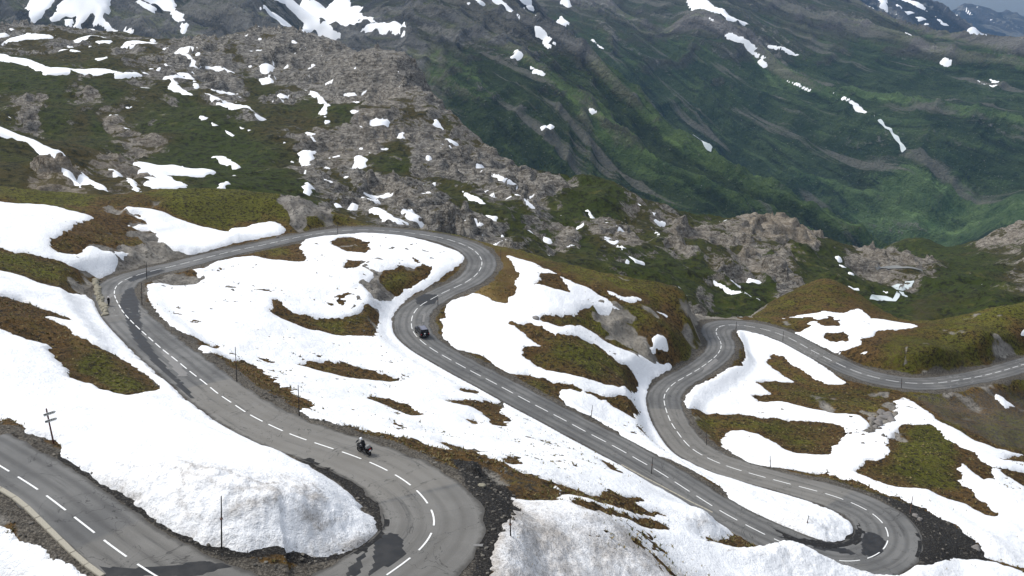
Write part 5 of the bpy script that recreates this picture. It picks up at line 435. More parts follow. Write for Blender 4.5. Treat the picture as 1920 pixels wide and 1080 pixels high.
# ---------------------------------------------------------------- ground
LY = all_layers(D); N, MID = LY['near'], LY['mid']; N.snow = np.full(N.X.shape, -30.)
darks = sum(1.0 * sstep(-1.2, .6, sdist(N.X[::2, ::2], N.Y[::2, ::2], [np.array(p)[:, :2]])) for p in (DARKP1, DARKP2, DARKP3, DARKP4))
darks = np.repeat(np.repeat(darks, 2, 0), 2, 1)[:N.ny, :N.nt]
gravel = sstep(2.6, .6, N.de + .9 * fbm(N.X, N.Y, 6, 3, 700))
for p, v in ((SCREE1, .5), (SCREE2, .42)): gravel = np.maximum(gravel, v * np.repeat(np.repeat(sstep(-2., 2., sdist(N.X[::2, ::2], N.Y[::2, ::2], [np.array(p)[:, :2]])), 2, 0), 2, 1)[:N.ny, :N.nt])
near_o = terrain('near_slope', N, M_NEAR, {'green': N.green, 'rock': N.rmask, 'pale': N.pale, 'gravel': gravel, 'wet': np.clip(darks, 0, 1)})
terrain('valley_hills', MID, M_MID, {'green': MID.green, 'rock': MID.rock * .5 + MID.rmask * .3 + .55 * (sstep(.25, 1.1, MID.slope) - .35) * (.35 + MID.rock), 'pale': MID.pale})
def mtn(name, f, mat, z0, z1):
    rock = sstep(z0, z1, f.Z + 90 * fbm(f.X, f.Y, 700, 3, 21)) * .74 + .16 * f.gully + .10 * f.iso + .36 * (sstep(.4, 1.3, f.slope) - .3)
    streak = .42 - 1.1 * f.gully + .35 * fbm(f.s / 1.0, f.t / 6., 90, 4, 31); pale = .45 * sstep(.1, .6, fbm(f.s, f.t / 9., 70, 5, 41)) + .20 * rock
    terrain(name, f, mat, {'rock': rock, 'streak': streak, 'pale': pale})
mtn('mountain_spur', LY['ma'], M_MA, -290, 0); mtn('mountain_flank', LY['mb'], M_MB, -330, 40); mtn('distant_mountain', LY['md'], M_MD, -500, 0); mtn('distant_peak', LY['me'], M_MD, -500, 0)
# ---------------------------------------------------------------- snow on the near slope
def blur(A, n):
    k = np.ones(2 * n + 1) / (2 * n + 1)
    for ax in (0, 1, 0, 1):
        P = np.pad(A, [(n, n) if a == ax else (0, 0) for a in (0, 1)], 'edge'); C_ = np.cumsum(np.insert(P, 0, 0, axis=ax), axis=ax); m = A.shape[ax]
        A = (np.take(C_, range(2 * n + 1, 2 * n + 1 + m), axis=ax) - np.take(C_, range(m), axis=ax)) / (2 * n + 1)
    return A
# old snow lies in the hollows: its surface follows the smoothed ground
for k_, n_ in (('mid', 3), ('ma', 2), ('mb', 2), ('md', 1), ('me', 1)): LY[k_].Zf = .7 * blur(LY[k_].Z, n_) + .3 * LY[k_].Z
def near_dirt(X, Y, S, bb):
    band = np.exp(-((bb - 1.5) / .9) ** 2) * (bb > .4) * .75 + .35 * sstep(.5, 2.5, bb)
    fg = (.75 + .35 * fbm(X, Y, 6, 3, 985)) * sstep(86, 70, Y) * sstep(-14, 0, X) * sstep(40, 18, X)
    br = .75 * np.exp(-((X + 15.5) / 5.) ** 2 - ((Y - 66.) / 3.2) ** 2) + .5 * np.exp(-((X + 25) / 7.) ** 2 - ((Y - 69.) / 2.5) ** 2)
    ln = sum(a * np.exp(-((S - d0 + 1.1 * fbm(X, Y, 7, 4, 993 + int(d0 * 3))) / .22) ** 2) for a, d0 in ((.8, 2.2), (.7, 3.3), (.55, 4.6))) * sstep(.25, .6, bb)
    br = .9 * np.exp(-((X + 14.5) / 4.5) ** 2 - ((Y - 63.6) / 2.6) ** 2) + .5 * np.exp(-((X + 24) / 7.) ** 2 - ((Y - 66.) / 2.5) ** 2)
    return np.clip(ln * .45 + band * .25 + fg + br * (.35 + .8 * fbm(X, Y, 5, 3, 992)), 0, 1) * .85 + .30 * sstep(1.0, .1, S) + .20 * fbm(X, Y, 12, 4, 990) + .02
for nm, lab, cat, o, hl, H, L in SNOW0:
    ob = snow_sheet(nm, N, [np.array(o)] + [np.array(h) for h in hl], H, L, M_SNOW, .30, BUMP, True, near_dirt)
    if ob: tag(ob, lab, cat)
SPECIAL = {('S12', 7): 'longest snow strip, winding across the left of the rocky shelf above the dark green slope', ('S12', 10): 'hooked snow patch on the crest at the top centre of the rocky shelf', ('S12', 12): 'forked snow patch with two arms above the dark green slope', ('S12', 13): 'long diagonal snow streak running down right from the forked patch',
 ('S12', 18): 'zigzag snow patch in a notch of the grey shelf right of centre', ('S12', 20): 'crooked snow ribbon hanging down the rock right of the green slope', ('S12', 22): 'tapering snow patch like a tooth at the foot of the grey rocks', ('S12', 24): 'flat jagged snow field in the green hollow behind the mossy ridge',
 ('S12', 25): 'long curving snow strip on the left knoll beside a beige rock face', ('S12', 27): 'narrow snow strip in the gully left of the jagged hollow snow field', ('S12', 23): 'slanting snow patch on the green slope above the hollow snow field',
 ('SMA', 1): 'branching mass of snow at the top left of the dark mountain', ('SMA', 4): 'curved snow tongue left of the dark rock rib', ('SMA', 5): 'widest snow bowl, filling the cirque at the top of the dark mountain', ('SMA', 0): 'leftmost snow blotch on the dark mountain at the top left',
 ('SMB', 5): 'snow-filled gully head at the top of the big green flank', ('SMB', 7): 'broad snow streak in the middle of the upper gully on the green flank', ('SMB', 10): 'bright snow streak lowest in the long gully above the pale scree', ('SMB', 12): 'lone snow streak near the right edge of the green flank'}
def s12_region(P):
    x, y = np.mean(np.array(P), 0); t = x / y
    if t < -.02 and y > 560: return 'white snow patch on the grey rocky shelf below the dark mountain', 'snow patches on the rocky shelf'
    if t > .30: return 'white snow patch on the green hills at the right above the road', 'snow patches on the right-hand green hills'
    if t < -.30: return 'white snow patch in the hollow behind the mossy ridge on the left', 'snow patches behind the mossy ridge'
    return 'white snow patch among the rocky hummocks beyond the upper road', 'snow patches among the hummocks'
rim = np.where(N.snow < 0, np.exp(N.snow / 2.6), 1.); at = near_o.data.attributes.new('rim', 'FLOAT', 'POINT'); at.data.foreach_set('value', np.ascontiguousarray(rim.ravel(), np.float32))
FARS = (('S12', MID, 1.0, 1.2, 1.3, 'white snow patch lying on the rocky shelf or green hills below the mountains', 'snow patches on the rocky hills'), ('SMA', LY['ma'], 4.0, 5., 7., 'white snow patch on the dark mountain spur behind the rocky shelf', 'snow patches on the nearer mountain'),
        ('SMB', LY['mb'], 3.5, 5., 8., 'white snow streak in the gullies of the big green mountain flank', 'snow streaks on the mountain flank'), ('SMD', LY['md'], 8., 12., 10., 'white snow fleck on the far snow-speckled ridge at the upper right', 'snow flecks on the far ridge'),
        ('SME', LY['me'], 10., 20., 12., 'pale snow fleck on the hazy blue peak at the upper right', 'snow flecks on the blue peak'))
for key, f, H, L, rg, lab, grp in FARS:
    for n_, P in enumerate(globals()[key]):
        lab_, grp_ = (lab, grp) if key != 'S12' else s12_region(P)
        if (key, n_) in SPECIAL: lab_, grp_ = SPECIAL[(key, n_)], None
        ob = snow_sheet('snow_patch', f, [np.array(P)], H, L, M_SNOWF, rg * .6, None, False, None, (.25 if key == 'S12' else .7) * H)
        if ob: tag(ob, lab_, 'snow patch', grp_)
def snow_flecks():
    f = MID; S = 5.0 * (fbm(f.X * .8 + f.Y * .6, (f.Y * .8 - f.X * .6) * 2.8, 22., 4, 1200) - 1.02 + .35 * sstep(.2, .8, f.rock)) ; S = np.where((f.Y > 330) & (f.Y < 1150) & (f.X / f.Y < .25), S, -9.)
    F_ = grid_faces(f.ny, f.nt); F_ = F_[(S > 0).ravel()[F_].any(-1)]; used = np.unique(F_); mp = np.full(f.ny * f.nt, -1); mp[used] = np.arange(len(used))
    z = f.Zf + np.where(S > 0, .5 * (1 - np.exp(-S)) + .1, np.maximum(S, -3.))
    tag(np_mesh('snow_flecks', np.stack([f.X, f.Y, z], -1).reshape(-1, 3)[used], mp[F_], M_SNOWF, {'dirt': np.zeros(len(used))}), 'tiny scraps of old snow in the cracks of the rocky hills', 'snow', kind='stuff')
snow_flecks()
# ---------------------------------------------------------------- road
R, Q, DD, (HW, HN) = N.R, N.q, N.dd, N.hw; NRM = np.stack([-DD[:, 1], DD[:, 0]], 1)
NC = 15; w = np.linspace(-1, 1, NC); edgej = .34 * fbm(Q, Q * 0 + 3., 3., 3, 800)
off = w[None] * np.where(w[None] > 0, HW[:, None], HN[:, None]); off[:, 0] -= edgej; off[:, -1] += .34 * fbm(Q, Q * 0 + 33., 3., 3, 801)
RV = np.stack([R[:, 0, None] + NRM[:, 0, None] * off, R[:, 1, None] + NRM[:, 1, None] * off, R[:, 2, None] + .0 * off - .05 * (np.abs(w[None]) ** 3) + 0 * off], -1)
tone = np.zeros(len(Q))
for a, b, v in ((20, 62, .35), (62, 108, .6), (150, 172, .35), (480, 530, .5), (610, 640, .3)): tone += v * ((Q > a) & (Q < b))
road = np_mesh('road', RV.reshape(-1, 3), grid_faces(len(R), NC).reshape(-1, 4), M_ROAD, {'across': off, 'along': np.repeat(Q, NC), 'edge': np.abs(np.repeat(w[None], len(R), 0)) ** 6, 'tone': np.repeat(tone, NC)})
tag(road, kind='structure')
def child(o, p): o.parent = p; return o
def rpt(s, c, dz):
    x, y, z = [np.interp(s, Q, R[:, k]) for k in range(3)]; nx, ny = np.interp(s, Q, NRM[:, 0]), np.interp(s, Q, NRM[:, 1]); h = np.interp(s, Q, HW)
    return (x + nx * c, y + ny * c, z - .05 * (abs(c) / h) ** 3 + dz)
s0 = 3.4
while s0 < Q[-1] - 5:
    V = [rpt(s0 + k * .75, c, .012) for k in range(5) for c in (-.075, .075)]
    child(np_mesh('lane_dash', np.array(V), np.array([[2 * k, 2 * k + 2, 2 * k + 3, 2 * k + 1] for k in range(4)]), M_PAINT), road); s0 += 4.33
def road_z(x, y):
    i = np.argmin((R[:, 0] - x) ** 2 + (R[:, 1] - y) ** 2); d = math.hypot(R[i, 0] - x, R[i, 1] - y); return R[i, 2] - .05 * min(d / HW[i], 1) ** 3, (x - R[i, 0]) * NRM[i, 0] + (y - R[i, 1]) * NRM[i, 1], Q[i], HW[i]
def patch(name, P, mat, dz, cell=.35, rag=.22):
    # irregular sheet lying on the asphalt, clipped to the road
    P = np.array(P)[:, :2]; sc = [road_z(*p)[1:3] for p in P]; s_ = [q for _, q in sc]
    sa = np.arange(max(0, min(s_) - 1), max(s_) + 1, cell); ca = np.linspace(-.965, .965, 22)
    S_, C_ = np.meshgrid(sa, ca, indexing='ij'); h = np.interp(S_, Q, HW); off = C_ * np.where(C_ > 0, h, np.interp(S_, Q, HN))
    X = np.interp(S_, Q, R[:, 0]) + np.interp(S_, Q, NRM[:, 0]) * off; Y = np.interp(S_, Q, R[:, 1]) + np.interp(S_, Q, NRM[:, 1]) * off; Z = np.interp(S_, Q, R[:, 2]) - .05 * np.abs(C_) ** 3
    sd_ = sdist(X, Y, [P]) + rag * fbm(X, Y, 1.8, 3, 77); F_ = grid_faces(*X.shape); F_ = F_[(sd_ > 0).ravel()[F_].any(-1)]
    zz = Z + dz + np.clip(sd_, -.05, 0) * 1.2          # the rim dips under the asphalt so that the outline is smooth
    if len(F_): child(np_mesh(name, np.stack([X, Y, zz], -1).reshape(-1, 3), F_, mat), road)
for k, P in enumerate((W1, W2, W3, W4, W5, W6, W7, W8)): patch('wet_patch', P, M_WET, .004 + .0004 * k)
s = NB('wet_grit'); n1 = s.noise(3., 4, .7); M_GRIT = s.done(s.mix(s.ss(n1, .5, .7), (.014, .0135, .013), (.055, .052, .048)), .8)
for k, P in enumerate((DARKP3, DARKP4, DARKP2)): patch('wet_verge', P, M_GRIT, .010 + .0004 * k, .35, .3)
M_PATCHL = plain('pale_asphalt', (.17, .162, .15), .8)
for P in (A1, A2, A3, A4): patch('asphalt_patch', P, M_PATCHL, .0085, .35, .1)
rnd = random.Random(4)
def stroke(s, c, L, wd, ang, mat, name):
    V = []
    for a, b in ((-L / 2, -wd / 2), (L / 2, -wd / 2), (L / 2, wd / 2), (-L / 2, wd / 2)):
        V.append(rpt(s + a * math.cos(ang) - b * math.sin(ang), c + a * math.sin(ang) + b * math.cos(ang), .014))
    child(np_mesh(name, np.array(V), np.array([[0, 1, 2, 3]]), mat), road)
_, c_, s_, _ = road_z(PAINT[0][0], PAINT[0][1]); stroke(s_, c_, .28, .75, 0.2, M_PATCHL, 'paint_mark')
_, c_, s_, _ = road_z(PAINT[1][0], PAINT[1][1]); stroke(s_, c_, .25, .6, 0.4, M_PATCHL, 'paint_mark')
# worn, unreadable painted strokes on the tarmac
for sa, n in ((157., 16), (634., 18), (672., 22), (705., 16)):
    for k in range(n): stroke(sa + rnd.uniform(-5, 5), rnd.choice((-1, 1)) * rnd.uniform(.8, 2.8), rnd.uniform(.4, 1.1), .12, rnd.choice((0., 1.57, .6, -.6)) + rnd.uniform(-.1, .1), M_PAINTF, 'worn_paint')
# ---------------------------------------------------------------- generic solid builders
def bm_obj(name, bm, mat, parent=None, smooth_=False):
    me = bpy.data.meshes.new(name); bm.to_mesh(me); bm.free(); me.materials.append(mat)
    if smooth_: me.polygons.foreach_set('use_smooth', [True] * len(me.polygons))
    o = bpy.data.objects.new(name, me); col.objects.link(o)
    if parent: o.parent = parent
    return o
def empty(name, loc, rz=0., label=None, cat=None, group=None):
    o = bpy.data.objects.new(name, None); col.objects.link(o); o.location = loc; o.rotation_euler = (0, 0, rz); return tag(o, label, cat, group)
def box_bm(bm, c, sz, rot=None, taper=None):
    m = Matrix.Translation(c) @ (rot.to_4x4() if rot else Matrix()); r = bmesh.ops.create_cube(bm, size=1.0)
    for v in r['verts']:
        x, y, z = v.co
        if taper and z > 0: x *= taper[0]; y *= taper[1]
        v.co = m @ Vector((x * sz[0], y * sz[1], z * sz[2]))
def tube_bm(bm, pts, rad, n=8):
    pts = [Vector(p) for p in pts]; rings = []
    rr = rad if isinstance(rad, (list, tuple)) else [rad] * len(pts)
    for i, p in enumerate(pts):
        d = (pts[min(i + 1, len(pts) - 1)] - pts[max(i - 1, 0)]).normalized(); q = d.to_track_quat('Z', 'Y')
        rings.append([bm.verts.new(p + q @ Vector((math.cos(2 * math.pi * k / n) * rr[i], math.sin(2 * math.pi * k / n) * rr[i], 0))) for k in range(n)])
    for a, b in zip(rings[:-1], rings[1:]):
        for k in range(n): bm.faces.new((a[k], a[(k + 1) % n], b[(k + 1) % n], b[k]))
    bm.faces.new(rings[0][::-1]); bm.faces.new(rings[-1])
def tube(name, pts, rad, mat, parent=None, n=8):
    bm = bmesh.new(); tube_bm(bm, pts, rad, n); return bm_obj(name, bm, mat, parent, True)
def bbox(name, c, sz, mat, parent=None, bev=.0, rot=None, taper=None):
    bm = bmesh.new(); box_bm(bm, c, sz, rot, taper)
    if bev: bmesh.ops.bevel(bm, geom=bm.edges[:], offset=bev, segments=2, affect='EDGES')
    return bm_obj(name, bm, mat, parent)
def rock_bm(bm, c, r, rg, sub=2, squash=.7):
    k = bmesh.ops.create_icosphere(bm, subdivisions=sub, radius=1.0); a = [rg.uniform(.7, 1.3) for _ in range(3)]; ph = rg.uniform(0, 50)
    for v in k['verts']:
        p = v.co; n = math.sin(p.x * 3.1 + ph) * .12 + math.sin(p.y * 4.3 + ph * 1.7) * .12 + math.sin(p.z * 5.1 + p.x * 2 + ph) * .12
        v.co = Vector((p.x * a[0], p.y * a[1], p.z * a[2] * squash)) * (1 + n) * r + Vector(c)
def ground(x, y, top=False):
    i = (x / y - N.t0) / (N.t1 - N.t0) * (N.nt - 1); j = math.log(y / N.y0) / math.log(N.y1 / N.y0) * (N.ny - 1)
    i0, j0 = int(i), int(j); fi, fj = i - i0, j - j0; Z = N.Z
    return (Z[j0, i0] * (1 - fi) + Z[j0, i0 + 1] * fi) * (1 - fj) + (Z[j0 + 1, i0] * (1 - fi) + Z[j0 + 1, i0 + 1] * fi) * fj
# ---------------------------------------------------------------- kerbs, edging stones, boulders
def kerb(P, label, wd, ht, nm='kerb_stone', ds=1.0, gap=.03):
    A, q = resample(catmull(np.array(P), 8), .1); root = empty('stone_kerb', tuple(A[0]), 0, label, 'kerb')
    s = 0.
    while s < q[-1] - ds:
        a = np.array([np.interp(s, q, A[:, k]) for k in range(3)]); b = np.array([np.interp(s + ds - gap, q, A[:, k]) for k in range(3)]); m = (a + b) / 2; d = b - a
        rot = Matrix.Rotation(math.atan2(d[1], d[0]), 3, 'Z') @ Matrix.Rotation(-math.atan2(d[2], math.hypot(d[0], d[1])) + rnd.uniform(-.01, .01), 3, 'Y')
        o = bbox('kerb_stone', (0, 0, 0), (np.linalg.norm(d), wd, ht + .5), M_CONC, root, .025); o.location = Vector((m[0], m[1], max(m[2], ground(m[0], m[1])) + ht / 2 - .25 + rnd.uniform(-.012, .012))) - root.location; o.rotation_euler = rot.to_euler(); s += ds
kerb(KERB, 'long pale concrete kerb edging the road in the bottom left corner', .42, .16, ds=2.0)
kerb(KERB2, 'thin pale kerb along the lower edge of the middle straight road', .25, .10, ds=1.5)
A, q = resample(catmull(np.array(EDGE_STONES), 8), .1); er = empty('stone_edging', tuple(A[0]), 0, 'row of rough beige stones holding the outer edge of the far left bend', 'stone edging')
for k in range(int(q[-1] / .9)):
    p = A[int(k * 9)]; bm = bmesh.new(); rock_bm(bm, (p[0] - A[0][0] + rnd.uniform(-.2, .2), p[1] - A[0][1], p[2] - A[0][2] + .12), .55, rnd, 2, .8); bm_obj('stone', bm, M_STONE, er)
BL = ['grey boulder on the left of the rock cluster in the right-hand snow', 'grey boulder in the middle of the rock cluster in the right-hand snow', 'grey boulder on the upper right of the rock cluster in the right-hand snow', 'grey boulder at the top of the snow tongue beside the rock cluster', 'grey boulder lowest in the rock cluster in the right-hand snow', 'grey boulder nearest the snow tongue right of the rock cluster', 'grey boulder highest above the rock cluster in the right-hand snow',
      'dark lone boulder in the central snow field left of a turf tongue', 'tan stone lying on the dark gravel outside the nearest hairpin', 'pale stone at the end of the snow tongue beside the far road', 'mossy boulder at the gravel corner outside the second hairpin', 'small stone at the foot of the leaning pole', 'larger stone at the foot of the leaning pole']
BR = [.9, 1.1, 1.2, .9, .8, 1.0, .8, .8, .3, .6, .55, .35, .4]
for p, r, lb in zip(ROCKS, BR, BL):
    bm = bmesh.new(); rock_bm(bm, (0, 0, 0), r, rnd, 3, .65); o = bm_obj('boulder', bm, M_ROCKG if 'tan' not in lb else M_STONE, None); o.location = (p[0], p[1], p[2] + r * .25); tag(o, lb, 'boulder')
# ---------------------------------------------------------------- marker poles and signpost
for x, y, z, h, dx, lab in POLES:
    bent = 'bent' in lab; zg = min(z, ground(x, y)) - .3; mt = M_RUST if 'rusty' in lab else M_DARK
    bm = bmesh.new(); n = 7; pts = []
    for k in range(n):
        u = k / (n - 1); pts.append((dx * (u ** 1.0 if not bent else (1 - (1 - u) ** 2)), 0, (z - zg) * (1 - u) * -1 + h * u))
    tube_bm(bm, pts, [.065 * (1 - .35 * k / (n - 1)) * (1.25 if y > 150 else 1.) for k in range(n)], 8); o = bm_obj('marker_pole', bm, mt, None, True); o.location = (x, y, z); tag(o, lab, 'marker pole', 'snow marker poles along the road')
    c = Vector(pts[3]).lerp(Vector(pts[4]), .6); tube('pole_clamp', [c - Vector((0, 0, .05)), c + Vector((0, 0, .05))], .11, M_RUST if mt is M_DARK else M_DARK, o)
x, y, z = SIGN[0]; sg = empty('signpost', (x, y, z), 0, 'brown wooden signpost with two grey pointer boards by the lower left road', 'signpost')
tube('post', [(.12, 0, -.5), (0, 0, 1.5), (-.1, 0, 3.35)], [.075, .07, .065], M_POST, sg, 10)
for zz, x0, x1, tl in ((2.9, -.34, .68, .42), (2.25, -.30, .72, .42)):
    rot = Matrix.Rotation(.55, 3, 'Z') @ Matrix.Rotation(-tl * .35, 3, 'Y'); bm = bmesh.new()
    prof = [(x0, -.12), (x1 - .16, -.12), (x1, 0), (x1 - .16, .12), (x0, .12)]; va = [bm.verts.new(rot @ Vector((a, -.13, b)) + Vector((-.06, 0, zz))) for a, b in prof]; vb = [bm.verts.new(rot @ Vector((a, -.19, b)) + Vector((-.06, 0, zz))) for a, b in prof]
    bm.faces.new(va); bm.faces.new(vb[::-1])
    for k in range(5): bm.faces.new((va[k], vb[k], vb[(k + 1) % 5], va[(k + 1) % 5]))
    bmesh.ops.recalc_face_normals(bm, faces=bm.faces[:]); bd = bm_obj('pointer_board', bm, M_BOARD, sg)
    bm = bmesh.new()
    for k, (a, l) in enumerate(((-.2, .16), (.0, .2), (.24, .12), (.42, .08))): box_bm(bm, rot @ Vector((a, -.194, .03)) + Vector((-.06, 0, zz)), (l, .008, .07), rot)
    bm_obj('worn_lettering', bm, M_DARK, bd)
# ---------------------------------------------------------------- figures
def skin_figure(name, J, E, mat, parent, root=0):
    me = bpy.data.meshes.new(name); me.from_pydata([j[:3] for j in J], E, []); o = bpy.data.objects.new(name, me); col.objects.link(o); o.parent = parent; me.materials.append(mat)
    m = o.modifiers.new('skin', 'SKIN'); m.use_smooth_shade = True
    if not me.skin_vertices: me.skin_vertices.new()
    for i, j in enumerate(J): me.skin_vertices[0].data[i].radius = (j[3], j[3] if len(j) < 5 else j[4]); me.skin_vertices[0].data[i].use_root = i == root
    s = o.modifiers.new('sub', 'SUBSURF'); s.levels = s.render_levels = 2; return o
def wheel(name, c, r, wd, parent, n=24, spokes=10, spare=False):
    o = bpy.data.objects.new(name, None)
    bm = bmesh.new(); prof = [(r * .72, wd * .5), (r * .93, wd * .5), (r, wd * .3), (r, -wd * .3), (r * .93, -wd * .5), (r * .72, -wd * .5)]; rings = []
    for k in range(n):
        a = 2 * math.pi * k / n; rings.append([bm.verts.new((c[0] + math.cos(a) * p, c[1] + q, c[2] + math.sin(a) * p)) for p, q in prof])
    for k in range(n):
        for j in range(len(prof)): bm.faces.new((rings[k][j], rings[(k + 1) % n][j], rings[(k + 1) % n][(j + 1) % len(prof)], rings[k][(j + 1) % len(prof)]))
    bmesh.ops.recalc_face_normals(bm, faces=bm.faces[:]); w_ = bm_obj(name, bm, M_RUB, parent, True); bpy.data.objects.remove(o)
    bm = bmesh.new(); tube_bm(bm, [(c[0], c[1] - wd * .3, c[2]), (c[0], c[1] + wd * .3, c[2])], r * .16, 12)
    for k in range(spokes):
        a = 2 * math.pi * k / spokes; tube_bm(bm, [(c[0], c[1], c[2]), (c[0] + math.cos(a) * r * .75, c[1], c[2] + math.sin(a) * r * .75)], max(.008, r * .04 if spokes < 12 else .006), 5)
    bm_obj('rim', bm, M_METAL, w_); return w_
def head_parts(c, r, parent, helmet, fwd=(1, 0, 0)):
    bm = bmesh.new(); bmesh.ops.create_uvsphere(bm, u_segments=16, v_segments=10, radius=r)
    for v in bm.verts: v.co = Vector((v.co.x * 1.1, v.co.y * .92, v.co.z * 1.05)) + Vector(c)
    return bm_obj('helmet', bm, helmet, parent, True)
# motorcycle and rider, riding away up the road
def on_road(a, b):
    z, c, s, h = road_z(a[0], a[1]); i = int(s / .5); return (a[0], a[1], z + .012), math.atan2(DD[i, 1], DD[i, 0]), math.asin(max(-1, min(1, (R[min(i + 4, len(R) - 1), 2] - R[i, 2]) / 2.)))
loc, rz, gp = on_road(MOTO[0], MOTO[1]); mo = empty('motorcycle', loc, rz, 'black touring motorcycle ridden along the road above the nearest hairpin', 'motorcycle'); mo.rotation_euler = (-.16, -gp, rz)
wheel('rear_wheel', (-.72, 0, .32), .32, .18, mo); wheel('front_wheel', (.78, 0, .31), .31, .12, mo)
bm = bmesh.new(); sec = [(-.35, .30, .14, .52, .80), (.0, .25, .17, .46, .98), (.35, .28, .22, .50, 1.06), (.62, .42, .24, .58, 1.10), (.85, .62, .13, .66, .98)]; rings = []
for x_, z0_, w_, _, z1_ in sec: rings.append([bm.verts.new((x_, w_ * cx, z0_ + (z1_ - z0_) * cz)) for cx, cz in ((-.5, 0), (-1, .35), (-.9, .75), (-.4, 1), (.4, 1), (.9, .75), (1, .35), (.5, 0))])
for a, b in zip(rings[:-1], rings[1:]):
    for k in range(8): bm.faces.new((a[k], a[(k + 1) % 8], b[(k + 1) % 8], b[k]))
bm.faces.new(rings[0][::-1]); bm.faces.new(rings[-1]); bmesh.ops.recalc_face_normals(bm, faces=bm.faces[:]); bm_obj('fairing', bm, M_BLACK, mo, True)
bbox('seat', (-.42, 0, .80), (.75, .32, .14), M_CLOTH, mo, .05); bbox('engine', (.0, 0, .42), (.5, .42, .4), M_DARK, mo, .05); bbox('rear_fender', (-.75, 0, .68), (.55, .16, .08), M_BLACK, mo, .03)
tube('fork', [(.55, .12, .95), (.78, .1, .31)], .035, M_METAL, mo); tube('fork', [(.55, -.12, .95), (.78, -.1, .31)], .035, M_METAL, mo); tube('handlebar', [(.38, -.40, 1.05), (.50, -.2, 1.06), (.50, .2, 1.06), (.38, .40, 1.05)], .02, M_DARK, mo); tube('exhaust', [(.1, -.2, .32), (-.4, -.24, .35), (-.85, -.26, .45)], [.04, .06, .07], M_METAL, mo)
bbox('pannier', (-.68, .33, .62), (.5, .22, .38), M_BLACK, mo, .05); bbox('pannier', (-.68, -.33, .62), (.5, .22, .38), M_BLACK, mo, .05); bbox('top_case', (-.84, 0, 1.02), (.4, .46, .32), M_GREYC, mo, .06)
bbox('tail_light', (-1.05, .0, .78), (.06, .22, .10), M_RED, mo, .015); bbox('number_plate', (-1.06, 0, .62), (.02, .24, .18), M_WHITE, mo, .004, Matrix.Rotation(-.35, 3, 'Y'))
bm = bmesh.new(); box_bm(bm, (.72, 0, 1.26), (.02, .40, .36), Matrix.Rotation(-.6, 3, 'Y'), (1, .7)); bm_obj('windscreen', bm, M_GLASS, mo)
rd = empty('person', loc, rz, 'rider in black with a white helmet on the motorcycle', 'person'); rd.rotation_euler = mo.rotation_euler
J = [(-.25, 0, .92, .15, .17), (-.20, 0, 1.15, .14, .17), (-.10, 0, 1.38, .12, .20), (-.04, 0, 1.5, .06), (-.02, 0, 1.6, .06), (-.08, .2, 1.40, .07), (.12, .30, 1.20, .05), (.38, .36, 1.08, .045), (-.08, -.2, 1.40, .07), (.12, -.30, 1.20, .05), (.38, -.36, 1.08, .045), (-.20, .12, .9, .1), (.18, .2, .86, .085), (.0, .22, .50, .06), (.12, .22, .42, .05), (-.20, -.12, .9, .1), (.18, -.2, .86, .085), (.0, -.22, .50, .06), (.12, -.22, .42, .05)]
skin_figure('body', J, [(0, 1), (1, 2), (2, 3), (3, 4), (2, 5), (5, 6), (6, 7), (2, 8), (8, 9), (9, 10), (0, 11), (11, 12), (12, 13), (13, 14), (0, 15), (15, 16), (16, 17), (17, 18)], M_CLOTH, rd)
hm = head_parts((.02, 0, 1.70), .145, rd, M_WHITE); bbox('visor', (.13, 0, 1.69), (.07, .2, .09), M_GLASS, hm, .02)
# boxy off-road car seen from behind
loc, rz, gp = on_road(SUV[0], SUV[1]); rz += math.pi; cb = empty('off_road_car', (loc[0], loc[1], loc[2]), rz, 'boxy black off-road car with a rear spare wheel driving into the upper bend', 'car'); cb.rotation_euler = (0, gp, rz)
def loft(name, secs, mat, parent):
    bm = bmesh.new(); rr_ = [[bm.verts.new(p) for p in s_] for s_ in secs]; n = len(rr_[0])
    for a, b in zip(rr_[:-1], rr_[1:]):
        for k in range(n): bm.faces.new((a[k], a[(k + 1) % n], b[(k + 1) % n], b[k]))
    bm.faces.new(rr_[0][::-1]); bm.faces.new(rr_[-1]); bmesh.ops.recalc_face_normals(bm, faces=bm.faces[:]); bmesh.ops.bevel(bm, geom=bm.edges[:], offset=.03, segments=2, affect='EDGES'); return bm_obj(name, bm, mat, parent)
def sec(x, hw_, z0_, z1_): return [(x, -hw_, z0_), (x, hw_, z0_), (x, hw_ * 1.0, z1_), (x, -hw_ * 1.0, z1_)]
loft('body', [sec(-2.1, .90, .48, 1.08), sec(-1.9, .94, .42, 1.10), sec(.7, .94, .42, 1.10), sec(1.95, .92, .45, 1.06), sec(2.15, .86, .5, .98)], M_BLACK, cb)
loft('cabin', [[(-2.06, -.86, 1.09), (-2.06, .86, 1.09), (-1.98, .74, 1.80), (-1.98, -.74, 1.80)], [(.45, -.86, 1.09), (.45, .86, 1.09), (.15, .74, 1.82), (.15, -.74, 1.82)], [(.95, -.84, 1.085), (.95, .84, 1.085), (.35, .70, 1.78), (.35, -.70, 1.78)]], M_BLACK, cb)
bbox('roof', (-.9, 0, 1.835), (2.15, 1.44, .05), M_ROOF_SKY, cb, .02)  # roof of the black car, with the sky's reflection painted on as grey
